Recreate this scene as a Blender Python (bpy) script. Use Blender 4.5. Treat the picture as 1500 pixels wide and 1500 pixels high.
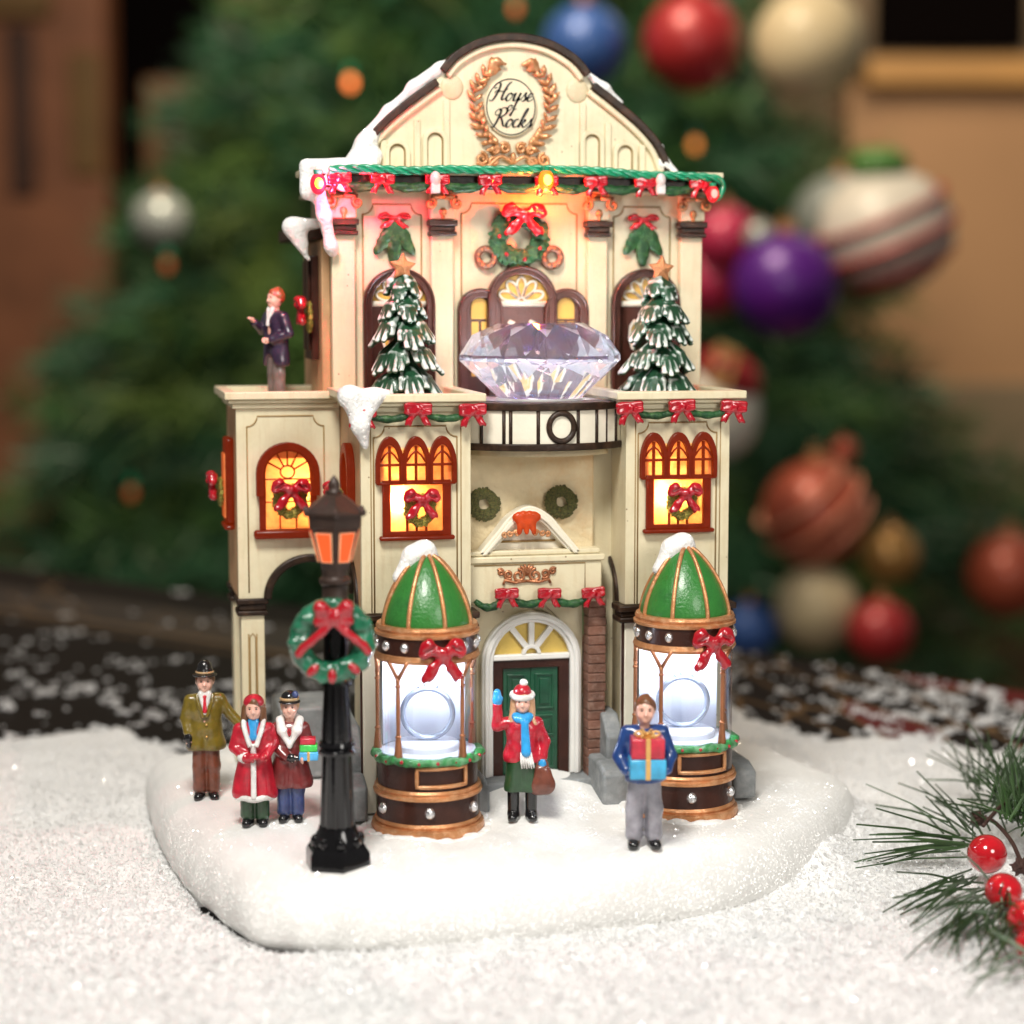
import bpy, bmesh, math, random
import numpy as np
from mathutils import Vector, Matrix, Euler
random.seed(7)
RNG = np.random.default_rng(11)
for o in list(bpy.data.objects): bpy.data.objects.remove(o)
SC = bpy.context.scene
COL = SC.collection

# ------------------------------------------------------------------ camera
TH = math.radians(12.7); PH = math.atan(310/2800); FP = 2800.0; DIST = 28.0
_c, _s, _cp, _sp = math.cos(TH), math.sin(TH), math.cos(PH), math.sin(PH)
CR = np.array([_c, -_s, 0.0]); CF = np.array([_s*_cp, _c*_cp, -_sp]); CU = np.array([_s*_sp, _c*_sp, _cp])
CP = np.array([0, 0, 4.4]) - DIST*CF
cam = bpy.data.cameras.new('camera'); camo = bpy.data.objects.new('camera', cam); COL.objects.link(camo)
camo.matrix_world = Matrix(((CR[0], CU[0], -CF[0], CP[0]), (CR[1], CU[1], -CF[1], CP[1]), (CR[2], CU[2], -CF[2], CP[2]), (0, 0, 0, 1)))
cam.sensor_width = 36; cam.lens = FP/1500*36; cam.clip_start = 0.5; cam.clip_end = 600
cam.dof.use_dof = True; cam.dof.focus_distance = 27.9; cam.dof.aperture_fstop = 0.0672/0.49
SC.camera = camo
def ray(px, py): return CF + CR*(px-750)/FP - CU*(py-750)/FP
def W(px, py, Y):                     # point of the plane y = Y seen at a photo pixel
    d = ray(px, py); return CP + d*((Y-CP[1])/d[1])
def G(px, py, z):                     # point of the level z
    d = ray(px, py); return CP + d*((z-CP[2])/d[2])
def Q(px, py, Z):                     # point at camera depth Z
    return CP + ray(px, py)*Z

# ------------------------------------------------------------------ light
world = bpy.data.worlds.new('World'); SC.world = world; world.use_nodes = True
bg = world.node_tree.nodes['Background']; bg.inputs[0].default_value = (1.0, 0.93, 0.84, 1); bg.inputs[1].default_value = 0.14
def area(name, loc, target, size, power, col):
    l = bpy.data.lights.new(name, 'AREA'); l.shape = 'DISK'; l.size = size; l.energy = power; l.color = col
    o = bpy.data.objects.new(name, l); COL.objects.link(o); o.location = loc
    o.rotation_euler = (Vector(target)-Vector(loc)).to_track_quat('-Z', 'Y').to_euler(); return o
def point(name, loc, power, col, rad=0.05):
    l = bpy.data.lights.new(name, 'POINT'); l.energy = power; l.color = col; l.shadow_soft_size = rad
    o = bpy.data.objects.new(name, l); COL.objects.link(o); o.location = loc; return o
area('ceiling_lamp', (-8, -17, 27), (0.5, 1, 4.5), 8, 8800, (1.0, 0.965, 0.90))
area('front_fill', (10, -27, 15), (0.6, 0, 5), 10, 2500, (1.0, 0.96, 0.90))  # added fill light from camera right, not a lamp of the room
area('tree_fill', (0, 46, 62), (26, 110, 4), 26, 50000, (1.0, 0.84, 0.64))  # added light to brighten the tree and baubles, no known source
area('wall_fill', (60, 96, 60), (62, 150, 5), 24, 15000, (1.0, 0.80, 0.56))  # second added light, lifts the far wall and fireplace
SC.view_settings.view_transform = 'Standard'; SC.view_settings.look = 'None'
SC.view_settings.exposure = 0.27; SC.view_settings.gamma = 1.0; SC.view_settings.use_curve_mapping = False
SC.render.engine = 'CYCLES'; SC.cycles.use_denoising = True
SC.cycles.max_bounces = 14; SC.cycles.transmission_bounces = 12; SC.cycles.transparent_max_bounces = 16
SC.cycles.sample_clamp_indirect = 6.0; SC.cycles.caustics_refractive = True

# ------------------------------------------------------------------ materials
MATS = {}
def M(name, col, rough=0.5, metal=0.0, var=0.12, scale=3.0, bump=0.15, bscale=25.0, coat=0.0, tint=None, tamt=0.35, tscale=1.2, **kw):
    """procedural paint: base colour broken up by noise, an optional second tint in worn patches, bumpy surface"""
    m = bpy.data.materials.new(name); m.use_nodes = True; nt = m.node_tree; N = nt.nodes; L = nt.links
    b = N['Principled BSDF']; tc = N.new('ShaderNodeTexCoord')
    b.inputs['Roughness'].default_value = rough; b.inputs['Metallic'].default_value = metal
    b.inputs['Coat Weight'].default_value = coat; b.inputs['Coat Roughness'].default_value = 0.12
    n = N.new('ShaderNodeTexNoise'); n.inputs['Scale'].default_value = scale; n.inputs['Detail'].default_value = 5
    L.new(tc.outputs['Object'], n.inputs['Vector'])
    r = N.new('ShaderNodeValToRGB'); r.color_ramp.elements[0].position = 0.3; r.color_ramp.elements[1].position = 0.7
    lo = [max(0, c*(1-var)) for c in col]; hi = [min(1, c*(1+var)) for c in col]
    r.color_ramp.elements[0].color = (*lo, 1); r.color_ramp.elements[1].color = (*hi, 1)
    L.new(n.outputs['Fac'], r.inputs['Fac']); out = r.outputs['Color']
    if tint:
        n2 = N.new('ShaderNodeTexNoise'); n2.inputs['Scale'].default_value = tscale; n2.inputs['Detail'].default_value = 7; n2.inputs['Roughness'].default_value = 0.65
        L.new(tc.outputs['Object'], n2.inputs['Vector'])
        r2 = N.new('ShaderNodeValToRGB'); r2.color_ramp.elements[0].position = 0.48; r2.color_ramp.elements[1].position = 0.72
        r2.color_ramp.elements[1].color = (tamt, tamt, tamt, 1)
        L.new(n2.outputs['Fac'], r2.inputs['Fac'])
        mx = N.new('ShaderNodeMix'); mx.data_type = 'RGBA'; mx.inputs[7].default_value = (*tint, 1)
        L.new(r2.outputs['Color'], mx.inputs[0]); L.new(out, mx.inputs[6]); out = mx.outputs[2]
    L.new(out, b.inputs['Base Color'])
    if bump:
        nb = N.new('ShaderNodeTexNoise'); nb.inputs['Scale'].default_value = bscale; nb.inputs['Detail'].default_value = 4
        L.new(tc.outputs['Object'], nb.inputs['Vector'])
        bp = N.new('ShaderNodeBump'); bp.inputs['Strength'].default_value = bump; bp.inputs['Distance'].default_value = 0.03
        L.new(nb.outputs['Fac'], bp.inputs['Height']); L.new(bp.outputs['Normal'], b.inputs['Normal'])
    for k, v in kw.items(): b.inputs[k].default_value = v
    MATS[name] = m; return m
def snow_mat(name, col, glit=0.10, gscale=26.0, bscale=9.0, bump=0.5):
    m = M(name, col, rough=0.75, var=0.05, scale=1.5, bump=bump, bscale=bscale)
    nt = m.node_tree; N = nt.nodes; L = nt.links; b = N['Principled BSDF']
    b.inputs['Subsurface Weight'].default_value = 0.0
    tc = N.new('ShaderNodeTexCoord'); v = N.new('ShaderNodeTexVoronoi'); v.inputs['Scale'].default_value = gscale
    L.new(tc.outputs['Object'], v.inputs['Vector'])
    geo = N.new('ShaderNodeNewGeometry')
    sub = N.new('ShaderNodeVectorMath'); sub.operation = 'SUBTRACT'; sub.inputs[1].default_value = (0.5, 0.5, 0.5)
    scl = N.new('ShaderNodeVectorMath'); scl.operation = 'SCALE'; scl.inputs['Scale'].default_value = 1.5
    L.new(v.outputs['Color'], sub.inputs[0]); L.new(sub.outputs[0], scl.inputs[0])
    ad = N.new('ShaderNodeVectorMath'); ad.operation = 'ADD'; L.new(scl.outputs[0], ad.inputs[0]); L.new(geo.outputs['Normal'], ad.inputs[1])
    nm = N.new('ShaderNodeVectorMath'); nm.operation = 'NORMALIZE'; L.new(ad.outputs[0], nm.inputs[0])
    gl = N.new('ShaderNodeBsdfGlossy'); gl.inputs['Roughness'].default_value = 0.12; gl.inputs['Color'].default_value = (.9, .9, .9, 1)
    L.new(nm.outputs[0], gl.inputs['Normal'])
    sp = N.new('ShaderNodeSeparateColor'); L.new(v.outputs['Color'], sp.inputs[0])
    lt = N.new('ShaderNodeMath'); lt.operation = 'LESS_THAN'; lt.inputs[1].default_value = glit; L.new(sp.outputs[2], lt.inputs[0])
    d = N.new('ShaderNodeMath'); d.operation = 'LESS_THAN'; d.inputs[1].default_value = 0.42; L.new(v.outputs['Distance'], d.inputs[0])
    mu = N.new('ShaderNodeMath'); mu.operation = 'MULTIPLY'; L.new(lt.outputs[0], mu.inputs[0]); L.new(d.outputs[0], mu.inputs[1])
    mc = N.new('ShaderNodeMath'); mc.operation = 'MULTIPLY'; mc.inputs[1].default_value = 1.0; L.new(mu.outputs[0], mc.inputs[0]); L.new(mc.outputs[0], gl.inputs['Color'])
    mix = N.new('ShaderNodeAddShader'); L.new(b.outputs[0], mix.inputs[0]); L.new(gl.outputs[0], mix.inputs[1])
    L.new(mix.outputs[0], N['Material Output'].inputs['Surface']); return m
def pane_mat(name, col, emit=0.0, ecol=None, scale=7.0):
    """coloured translucent plastic; emission paints in a glow as if lit from behind"""
    m = bpy.data.materials.new(name); m.use_nodes = True; N = m.node_tree.nodes; L = m.node_tree.links
    b = N['Principled BSDF']; b.inputs['Roughness'].default_value = 0.25
    tc = N.new('ShaderNodeTexCoord'); n = N.new('ShaderNodeTexNoise'); n.inputs['Scale'].default_value = scale; n.inputs['Detail'].default_value = 3
    L.new(tc.outputs['Object'], n.inputs['Vector'])
    r = N.new('ShaderNodeValToRGB'); r.color_ramp.elements[0].position = .3; r.color_ramp.elements[1].position = .7
    r.color_ramp.elements[0].color = (*[c*.75 for c in col], 1); r.color_ramp.elements[1].color = (*[min(1, c*1.2) for c in col], 1)
    L.new(n.outputs['Fac'], r.inputs['Fac']); L.new(r.outputs['Color'], b.inputs['Base Color'])
    b.inputs['Emission Color'].default_value = (*(ecol or col), 1); b.inputs['Emission Strength'].default_value = emit
    bp = N.new('ShaderNodeBump'); bp.inputs['Strength'].default_value = .3; bp.inputs['Distance'].default_value = .03
    L.new(n.outputs['Fac'], bp.inputs['Height']); L.new(bp.outputs['Normal'], b.inputs['Normal'])
    t = N.new('ShaderNodeBsdfTranslucent'); L.new(r.outputs['Color'], t.inputs['Color'])
    mix = N.new('ShaderNodeMixShader'); mix.inputs[0].default_value = 0.6
    L.new(b.outputs[0], mix.inputs[1]); L.new(t.outputs[0], mix.inputs[2]); L.new(mix.outputs[0], N['Material Output'].inputs['Surface'])
    MATS[name] = m; return m
def glass_mat(name, tint, refl=0.12):
    """thin clear plastic wall: see-through with a soft reflection"""
    m = bpy.data.materials.new(name); m.use_nodes = True; N = m.node_tree.nodes; L = m.node_tree.links
    N.remove(N['Principled BSDF'])
    t = N.new('ShaderNodeBsdfTransparent'); t.inputs[0].default_value = (*tint, 1)
    g = N.new('ShaderNodeBsdfGlossy'); g.inputs['Roughness'].default_value = .06
    lw = N.new('ShaderNodeLayerWeight'); lw.inputs[0].default_value = .25
    mm = N.new('ShaderNodeMath'); mm.operation = 'MULTIPLY_ADD'; mm.inputs[1].default_value = .55; mm.inputs[2].default_value = refl*.4
    L.new(lw.outputs['Facing'], mm.inputs[0])
    tc = N.new('ShaderNodeTexCoord'); n = N.new('ShaderNodeTexNoise'); n.inputs['Scale'].default_value = 3
    L.new(tc.outputs['Object'], n.inputs['Vector']); bp = N.new('ShaderNodeBump'); bp.inputs['Strength'].default_value = .15
    L.new(n.outputs['Fac'], bp.inputs['Height']); L.new(bp.outputs['Normal'], g.inputs['Normal'])
    mix = N.new('ShaderNodeMixShader'); L.new(mm.outputs[0], mix.inputs[0]); L.new(t.outputs[0], mix.inputs[1]); L.new(g.outputs[0], mix.inputs[2])
    L.new(mix.outputs[0], N['Material Output'].inputs['Surface']); MATS[name] = m; return m
def lamp_mat(name, col, strength):
    m = M(name, [c*.12 for c in col], bump=0, var=0); b = m.node_tree.nodes['Principled BSDF']
    b.inputs['Emission Color'].default_value = (*col, 1); b.inputs['Emission Strength'].default_value = strength; return m

CREAM = M('cream_paint', (.69, .62, .43), .42, var=.05, scale=2, bump=.16, bscale=14, tint=(.52, .40, .21), tamt=.38, tscale=1.4, coat=.05)
def pits(m, col, scale, share):
    """casting pits and brush streaks in the paint"""
    N = m.node_tree.nodes; L = m.node_tree.links; b = N['Principled BSDF']; src = b.inputs['Base Color'].links[0].from_socket
    tc = N.new('ShaderNodeTexCoord'); v = N.new('ShaderNodeTexVoronoi'); v.inputs['Scale'].default_value = scale; L.new(tc.outputs['Object'], v.inputs['Vector'])
    d = N.new('ShaderNodeMapRange'); d.inputs[1].default_value = .05; d.inputs[2].default_value = .12; d.inputs[3].default_value = 1; d.inputs[4].default_value = 0; L.new(v.outputs['Distance'], d.inputs[0])
    sp = N.new('ShaderNodeSeparateColor'); L.new(v.outputs['Color'], sp.inputs[0]); lt = N.new('ShaderNodeMath'); lt.operation = 'LESS_THAN'; lt.inputs[1].default_value = share; L.new(sp.outputs[0], lt.inputs[0])
    mu = N.new('ShaderNodeMath'); mu.operation = 'MULTIPLY'; L.new(d.outputs[0], mu.inputs[0]); L.new(lt.outputs[0], mu.inputs[1])
    mp = N.new('ShaderNodeMapping'); mp.inputs['Scale'].default_value = (9, 9, 1.1); L.new(tc.outputs['Object'], mp.inputs['Vector'])
    n = N.new('ShaderNodeTexNoise'); n.inputs['Scale'].default_value = 1.4; n.inputs['Detail'].default_value = 6; L.new(mp.outputs[0], n.inputs['Vector'])
    r = N.new('ShaderNodeMapRange'); r.inputs[1].default_value = .52; r.inputs[2].default_value = .80; r.inputs[3].default_value = 0; r.inputs[4].default_value = .34; L.new(n.outputs['Fac'], r.inputs[0])
    x0 = N.new('ShaderNodeMix'); x0.data_type = 'RGBA'; L.new(r.outputs[0], x0.inputs[0]); L.new(src, x0.inputs[6]); x0.inputs[7].default_value = (.50, .36, .18, 1)
    x = N.new('ShaderNodeMix'); x.data_type = 'RGBA'; L.new(mu.outputs[0], x.inputs[0]); L.new(x0.outputs[2], x.inputs[6]); x.inputs[7].default_value = (*col, 1); L.new(x.outputs[2], b.inputs['Base Color'])
pits(CREAM, (.20, .12, .05), 7, .22)
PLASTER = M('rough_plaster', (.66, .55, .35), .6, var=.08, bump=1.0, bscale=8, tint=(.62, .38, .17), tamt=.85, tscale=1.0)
WASH = M('tan_wash', (.30, .19, .07), .5, bump=.1)
IVORY = M('ivory_paint', (.78, .73, .60), .4, var=.04, bump=.1, tint=(.5, .4, .25), tamt=.2)
WHITE = M('white_paint', (.80, .79, .75), .35, var=.03, bump=.1)
BROWN = M('brown_paint', (.040, .013, .008), .34, var=.3, bump=.25, bscale=18, coat=.08, **{'Specular IOR Level': .3})
DARK = M('umber_paint', (.022, .011, .006), .4, var=.35, bump=.3, bscale=20, tint=(.10, .052, .028), tamt=.5, tscale=6, **{'Specular IOR Level': .3})
GOLD = M('gold_paint', (.56, .25, .105), .36, metal=.5, var=.25, bump=.25, bscale=30, tint=(.84, .55, .33), tamt=.6, tscale=9)
COPPER = M('copper_paint', (.42, .17, .08), .34, metal=.55, var=.25, bump=.25, bscale=30)
RED = M('red_gloss', (.38, .004, .014), .16, var=.2, bump=.12, bscale=16, coat=.8)
GREEN = M('green_gloss', (.009, .050, .016), .32, var=.5, bump=.5, bscale=30, **{'Specular IOR Level': .3}, tint=(.09, .20, .06), tamt=.7, tscale=10)
OLIVE_WREATH = M('olive_wreath', (.055, .065, .014), .5, var=.8, scale=9, bump=.9, bscale=26, tint=(.34, .22, .07), tamt=.6, tscale=16)
DOME = M('dome_green', (.030, .185, .030), .33, var=.15, bump=.35, bscale=22, tint=(.012, .07, .02), tamt=.6, tscale=3, coat=.2)
OCHRE = M('ochre_pane', (.60, .36, .07), .3, var=.15, bump=.15)
YELLOW = M('yellow_pane', (.70, .50, .12), .35, var=.1, bump=.15)
DOORGREEN = M('door_green', (.008, .075, .035), .3, var=.4, bump=.2, coat=.3)
BRICK = M('brick_brown', (.19, .085, .055), .6, var=.3, bump=.5, bscale=20, tint=(.33, .22, .17), tamt=.6, tscale=10)
STONE = M('grey_stone', (.22, .235, .24), .6, var=.25, bump=.4, bscale=12, tint=(.45, .45, .45), tamt=.5, tscale=5)
BLACK = M('black_gloss', (.004, .004, .005), .12, var=.2, bump=.05, bscale=12, coat=.15, **{'Specular IOR Level': .45})
LANTERN = M('lantern_brown', (.040, .023, .017), .38, metal=.2, var=.3, bump=.4, bscale=30)
ROPE = M('green_cord', (.005, .26, .12), .3, var=.2, bump=.05, coat=.3)
CRYSTALSTUD = M('silver_stud', (.75, .76, .78), .15, metal=.9, var=.1, bump=.4, bscale=40)
WREATHTRIM = M('jewel_bronze', (.22, .11, .07), .3, metal=.5, var=.4, bump=.6, bscale=28)
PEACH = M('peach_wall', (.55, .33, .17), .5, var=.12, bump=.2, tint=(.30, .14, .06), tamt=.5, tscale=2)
SNOW = snow_mat('glitter_snow', (.80, .795, .775), glit=.30, gscale=40, bump=.45, bscale=16)
CAPSNOW = snow_mat('cap_snow', (.76, .755, .74), glit=.25, gscale=34, bump=.9, bscale=16)
GROUND = snow_mat('ground_snow', (.86, .86, .855), glit=.12, gscale=16, bump=.9, bscale=7)
FLAKE = M('snow_flake', (.90, .90, .90), .4, var=.05, bump=0)
_N = FLAKE.node_tree.nodes; _t = _N.new('ShaderNodeBsdfTranslucent'); _t.inputs[0].default_value = (.90, .90, .90, 1); _x = _N.new('ShaderNodeMixShader'); _x.inputs[0].default_value = .45
FLAKE.node_tree.links.new(_N['Principled BSDF'].outputs[0], _x.inputs[1]); FLAKE.node_tree.links.new(_t.outputs[0], _x.inputs[2]); FLAKE.node_tree.links.new(_x.outputs[0], _N['Material Output'].inputs['Surface'])
PANE = pane_mat('lit_amber_pane', (.95, .40, .16), .42, (1, .20, .035))
FRAMEGLOW = pane_mat('glow_painted_frame', (.15, .018, .008), .24, (1, .085, .008), 6)  # brown frame plastic with the window glow painted in as emission
ORANGEPANE = lamp_mat('lantern_pane', (1.0, .10, .012), 0.95)
PANEEDGE = M('pane_edge_paint', (.80, .50, .28), .4)
BOSS = M('tan_boss', (.63, .55, .37), .5, var=.10, bump=.3, tint=(.45, .32, .16), tamt=.5, tscale=3)

# ------------------------------------------------------------------ mesh helpers
ORG = {}
def link(o): COL.objects.link(o); return o
def root(name, label, cat, loc=(0, 0, 0), group=None, rz=0.0):
    o = link(bpy.data.objects.new(name, None)); o.empty_display_size = .2
    o.location = loc; o.rotation_euler = (0, 0, rz); o['label'] = label; o['category'] = cat
    if group: o['group'] = group
    ORG[o] = np.array(loc, float); return o
def tag(o, label=None, cat=None, group=None, kind=None):
    for k, v in (('label', label), ('category', cat), ('group', group), ('kind', kind)):
        if v: o[k] = v
    return o
def mesh_np(name, v, f, mats, mi=None, angle=40):
    me = bpy.data.meshes.new(name); v = np.asarray(v, float)
    me.from_pydata(v.tolist(), [], [list(map(int, q)) for q in f])
    for m in (mats if isinstance(mats, (list, tuple)) else [mats]): me.materials.append(m)
    if mi is not None: me.polygons.foreach_set('material_index', np.asarray(mi, dtype=np.int32))
    me.polygons.foreach_set('use_smooth', [True]*len(me.polygons)); me.update()
    if angle < 180: me.set_sharp_from_angle(angle=math.radians(angle))
    return me
def put(name, me, parent=None, loc=None, scale=None, rot=None, local=False):
    """link mesh me; world coordinates unless local"""
    o = link(bpy.data.objects.new(name, me)); base = np.zeros(3)
    if parent is not None:
        o.parent = parent
        if not local: base = ORG.get(parent, np.zeros(3))
    p = np.zeros(3) if loc is None else np.array(loc, float)
    if parent is not None and not local:
        o.location = p-base; ORG[o] = p.copy()
    else:
        o.location = p; ORG[o] = p.copy()
    if scale is not None: o.scale = (scale,)*3 if np.isscalar(scale) else scale
    if rot is not None: o.rotation_euler = rot
    return o
def catmull(pts, n=8, closed=False):
    p = np.array(pts, float); k = len(p); out = []
    rng = range(k) if closed else range(k-1)
    for i in rng:
        a, b, c, d = (p[(i-1) % k], p[i], p[(i+1) % k], p[(i+2) % k]) if closed else (p[max(i-1, 0)], p[i], p[i+1], p[min(i+2, k-1)])
        for t in np.linspace(0, 1, n, endpoint=False):
            out.append(.5*((2*b)+(-a+c)*t+(2*a-5*b+4*c-d)*t*t+(-a+3*b-3*c+d)*t**3))
    if not closed: out.append(p[-1])
    return np.array(out)
class MB:
    def __init__(s): s.v = []; s.f = []; s.m = []
    def add(s, v, f, m=0):
        k = len(s.v); s.v += [tuple(map(float, q)) for q in v]; s.f += [[i+k for i in q] for q in f]; s.m += [m]*len(f); return s
    def box(s, x0, x1, y0, y1, z0, z1, m=0):
        v = [(x, y, z) for z in (z0, z1) for y in (y0, y1) for x in (x0, x1)]
        return s.add(v, [(0, 2, 3, 1), (4, 5, 7, 6), (0, 1, 5, 4), (2, 6, 7, 3), (0, 4, 6, 2), (1, 3, 7, 5)], m)
    def prism(s, poly, y0, y1, m=0, axis='y'):
        """poly in (x,z) pushed from y0 to y1 (axis 'x': poly in (y,z), 'z': poly in (x,y))"""
        n = len(poly); put3 = {'y': lambda a, b, t: (a, t, b), 'x': lambda a, b, t: (t, a, b), 'z': lambda a, b, t: (a, b, t)}[axis]
        ar = sum(poly[i][0]*poly[(i+1) % n][1]-poly[(i+1) % n][0]*poly[i][1] for i in range(n))
        if (ar < 0) != (axis == 'y' and False): poly = list(poly)[::-1] if ar < 0 else poly
        v = [put3(a, b, y0) for a, b in poly]+[put3(a, b, y1) for a, b in poly]
        f = [list(range(n)), list(range(2*n-1, n-1, -1))]+[(i, i+n, (i+1) % n+n, (i+1) % n) for i in range(n)]
        if axis != 'y': f = [q[::-1] for q in f]
        return s.add(v, f, m)
    def ring(s, outer, inner, y0, y1, m=0, axis='y', closed=True):
        """frame between two loops of equal length"""
        n = len(outer); put3 = {'y': lambda a, b, t: (a, t, b), 'x': lambda a, b, t: (t, a, b), 'z': lambda a, b, t: (a, b, t)}[axis]
        v = [put3(a, b, y0) for a, b in outer]+[put3(a, b, y0) for a, b in inner]+[put3(a, b, y1) for a, b in outer]+[put3(a, b, y1) for a, b in inner]
        f = []
        for i in range(n if closed else n-1):
            j = (i+1) % n
            f += [(i, j, n+j, n+i), (2*n+i, 3*n+i, 3*n+j, 2*n+j), (i, 2*n+i, 2*n+j, j), (n+i, n+j, 3*n+j, 3*n+i)]
        if not closed: f += [(0, n, 3*n, 2*n), (n-1, 3*n-1, 4*n-1, 2*n-1)]
        return s.add(v, f, m)
    def tube(s, pts, r, n=8, closed=False, m=0, flat=1.0):
        p = np.array(pts, float); k = len(p); rr = np.full(k, r) if np.isscalar(r) else np.array(r, float)
        t = np.gradient(p, axis=0) if not closed else np.roll(p, -1, 0)-np.roll(p, 1, 0)
        t /= np.linalg.norm(t, axis=1)[:, None]+1e-9
        up = np.array([0, 1.0, 0]) if abs(t[0][1]) < .9 else np.array([1.0, 0, 0]); v = []
        for i in range(k):
            a = np.cross(t[i], up); a /= np.linalg.norm(a)+1e-9; b = np.cross(a, t[i]); up = b
            for j in range(n):
                w = 2*math.pi*j/n; v.append(p[i]+rr[i]*(math.cos(w)*a+flat*math.sin(w)*b))
        f = [(i*n+j, i*n+(j+1) % n, ((i+1) % k)*n+(j+1) % n, ((i+1) % k)*n+j) for i in range(k if closed else k-1) for j in range(n)]
        if not closed: f += [list(range(n))[::-1], [(k-1)*n+j for j in range(n)]]
        return s.add(v, f, m)
    def lathe(s, prof, c=(0, 0), n=40, m=0, a0=0.0, a1=None, cap=False, z0=0.0):
        full = a1 is None; a1 = a0+2*math.pi if full else a1; k = len(prof); cols = n if full else n+1
        v = [(c[0]+r*math.cos(a0+(a1-a0)*i/n), c[1]+r*math.sin(a0+(a1-a0)*i/n), z0+z) for i in range(cols) for r, z in prof]
        f = [(i*k+j, ((i+1) % cols)*k+j, ((i+1) % cols)*k+j+1, i*k+j+1) for i in range(n) for j in range(k-1)]
        if cap and full: f += [[i*k for i in range(cols)][::-1], [i*k+k-1 for i in range(cols)]]
        return s.add(v, f, m)
    def ell(s, c, rad, rot=None, nu=16, nv=10, m=0):
        R = np.eye(3) if rot is None else np.array(Euler(rot).to_matrix()); v = []
        for i in range(nv+1):
            t = math.pi*i/nv
            for j in range(nu):
                a = 2*math.pi*j/nu; v.append(np.array(c)+R@np.array([rad[0]*math.sin(t)*math.cos(a), rad[1]*math.sin(t)*math.sin(a), rad[2]*math.cos(t)]))
        f = [(i*nu+j, (i+1)*nu+j, (i+1)*nu+(j+1) % nu, i*nu+(j+1) % nu) for i in range(nv) for j in range(nu)]
        return s.add(v, f, m)
    def sheet(s, poly, y, m=0, axis='y'):
        put3 = {'y': lambda a, b: (a, y, b), 'x': lambda a, b: (y, a, b)}[axis]
        return s.add([put3(a, b) for a, b in poly], [list(range(len(poly)))], m)
    def build(s, name, mats, parent=None, local=False, bevel=0.0, angle=40, weld=False):
        v = np.array(s.v, float)
        if parent is not None and not local: v = v-ORG.get(parent, np.zeros(3))
        me = mesh_np(name, v, s.f, mats, s.m, 180 if bevel else angle)
        bm = bmesh.new(); bm.from_mesh(me)
        if weld: bmesh.ops.remove_doubles(bm, verts=bm.verts, dist=1e-5)
        bmesh.ops.recalc_face_normals(bm, faces=bm.faces); bm.to_mesh(me); bm.free()
        if angle < 180: me.set_sharp_from_angle(angle=math.radians(angle))
        o = link(bpy.data.objects.new(name, me))
        if parent is not None: o.parent = parent; ORG[o] = ORG.get(parent, np.zeros(3)).copy()
        else: ORG[o] = np.zeros(3)
        # keep children of a part in the part's own frame: parts sit at their root's origin
        if parent is not None and parent.type == 'MESH': pass
        if bevel:
            b = o.modifiers.new('bevel', 'BEVEL'); b.width = bevel; b.segments = 2; b.limit_method = 'ANGLE'; b.angle_limit = math.radians(35)
        return o

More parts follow.
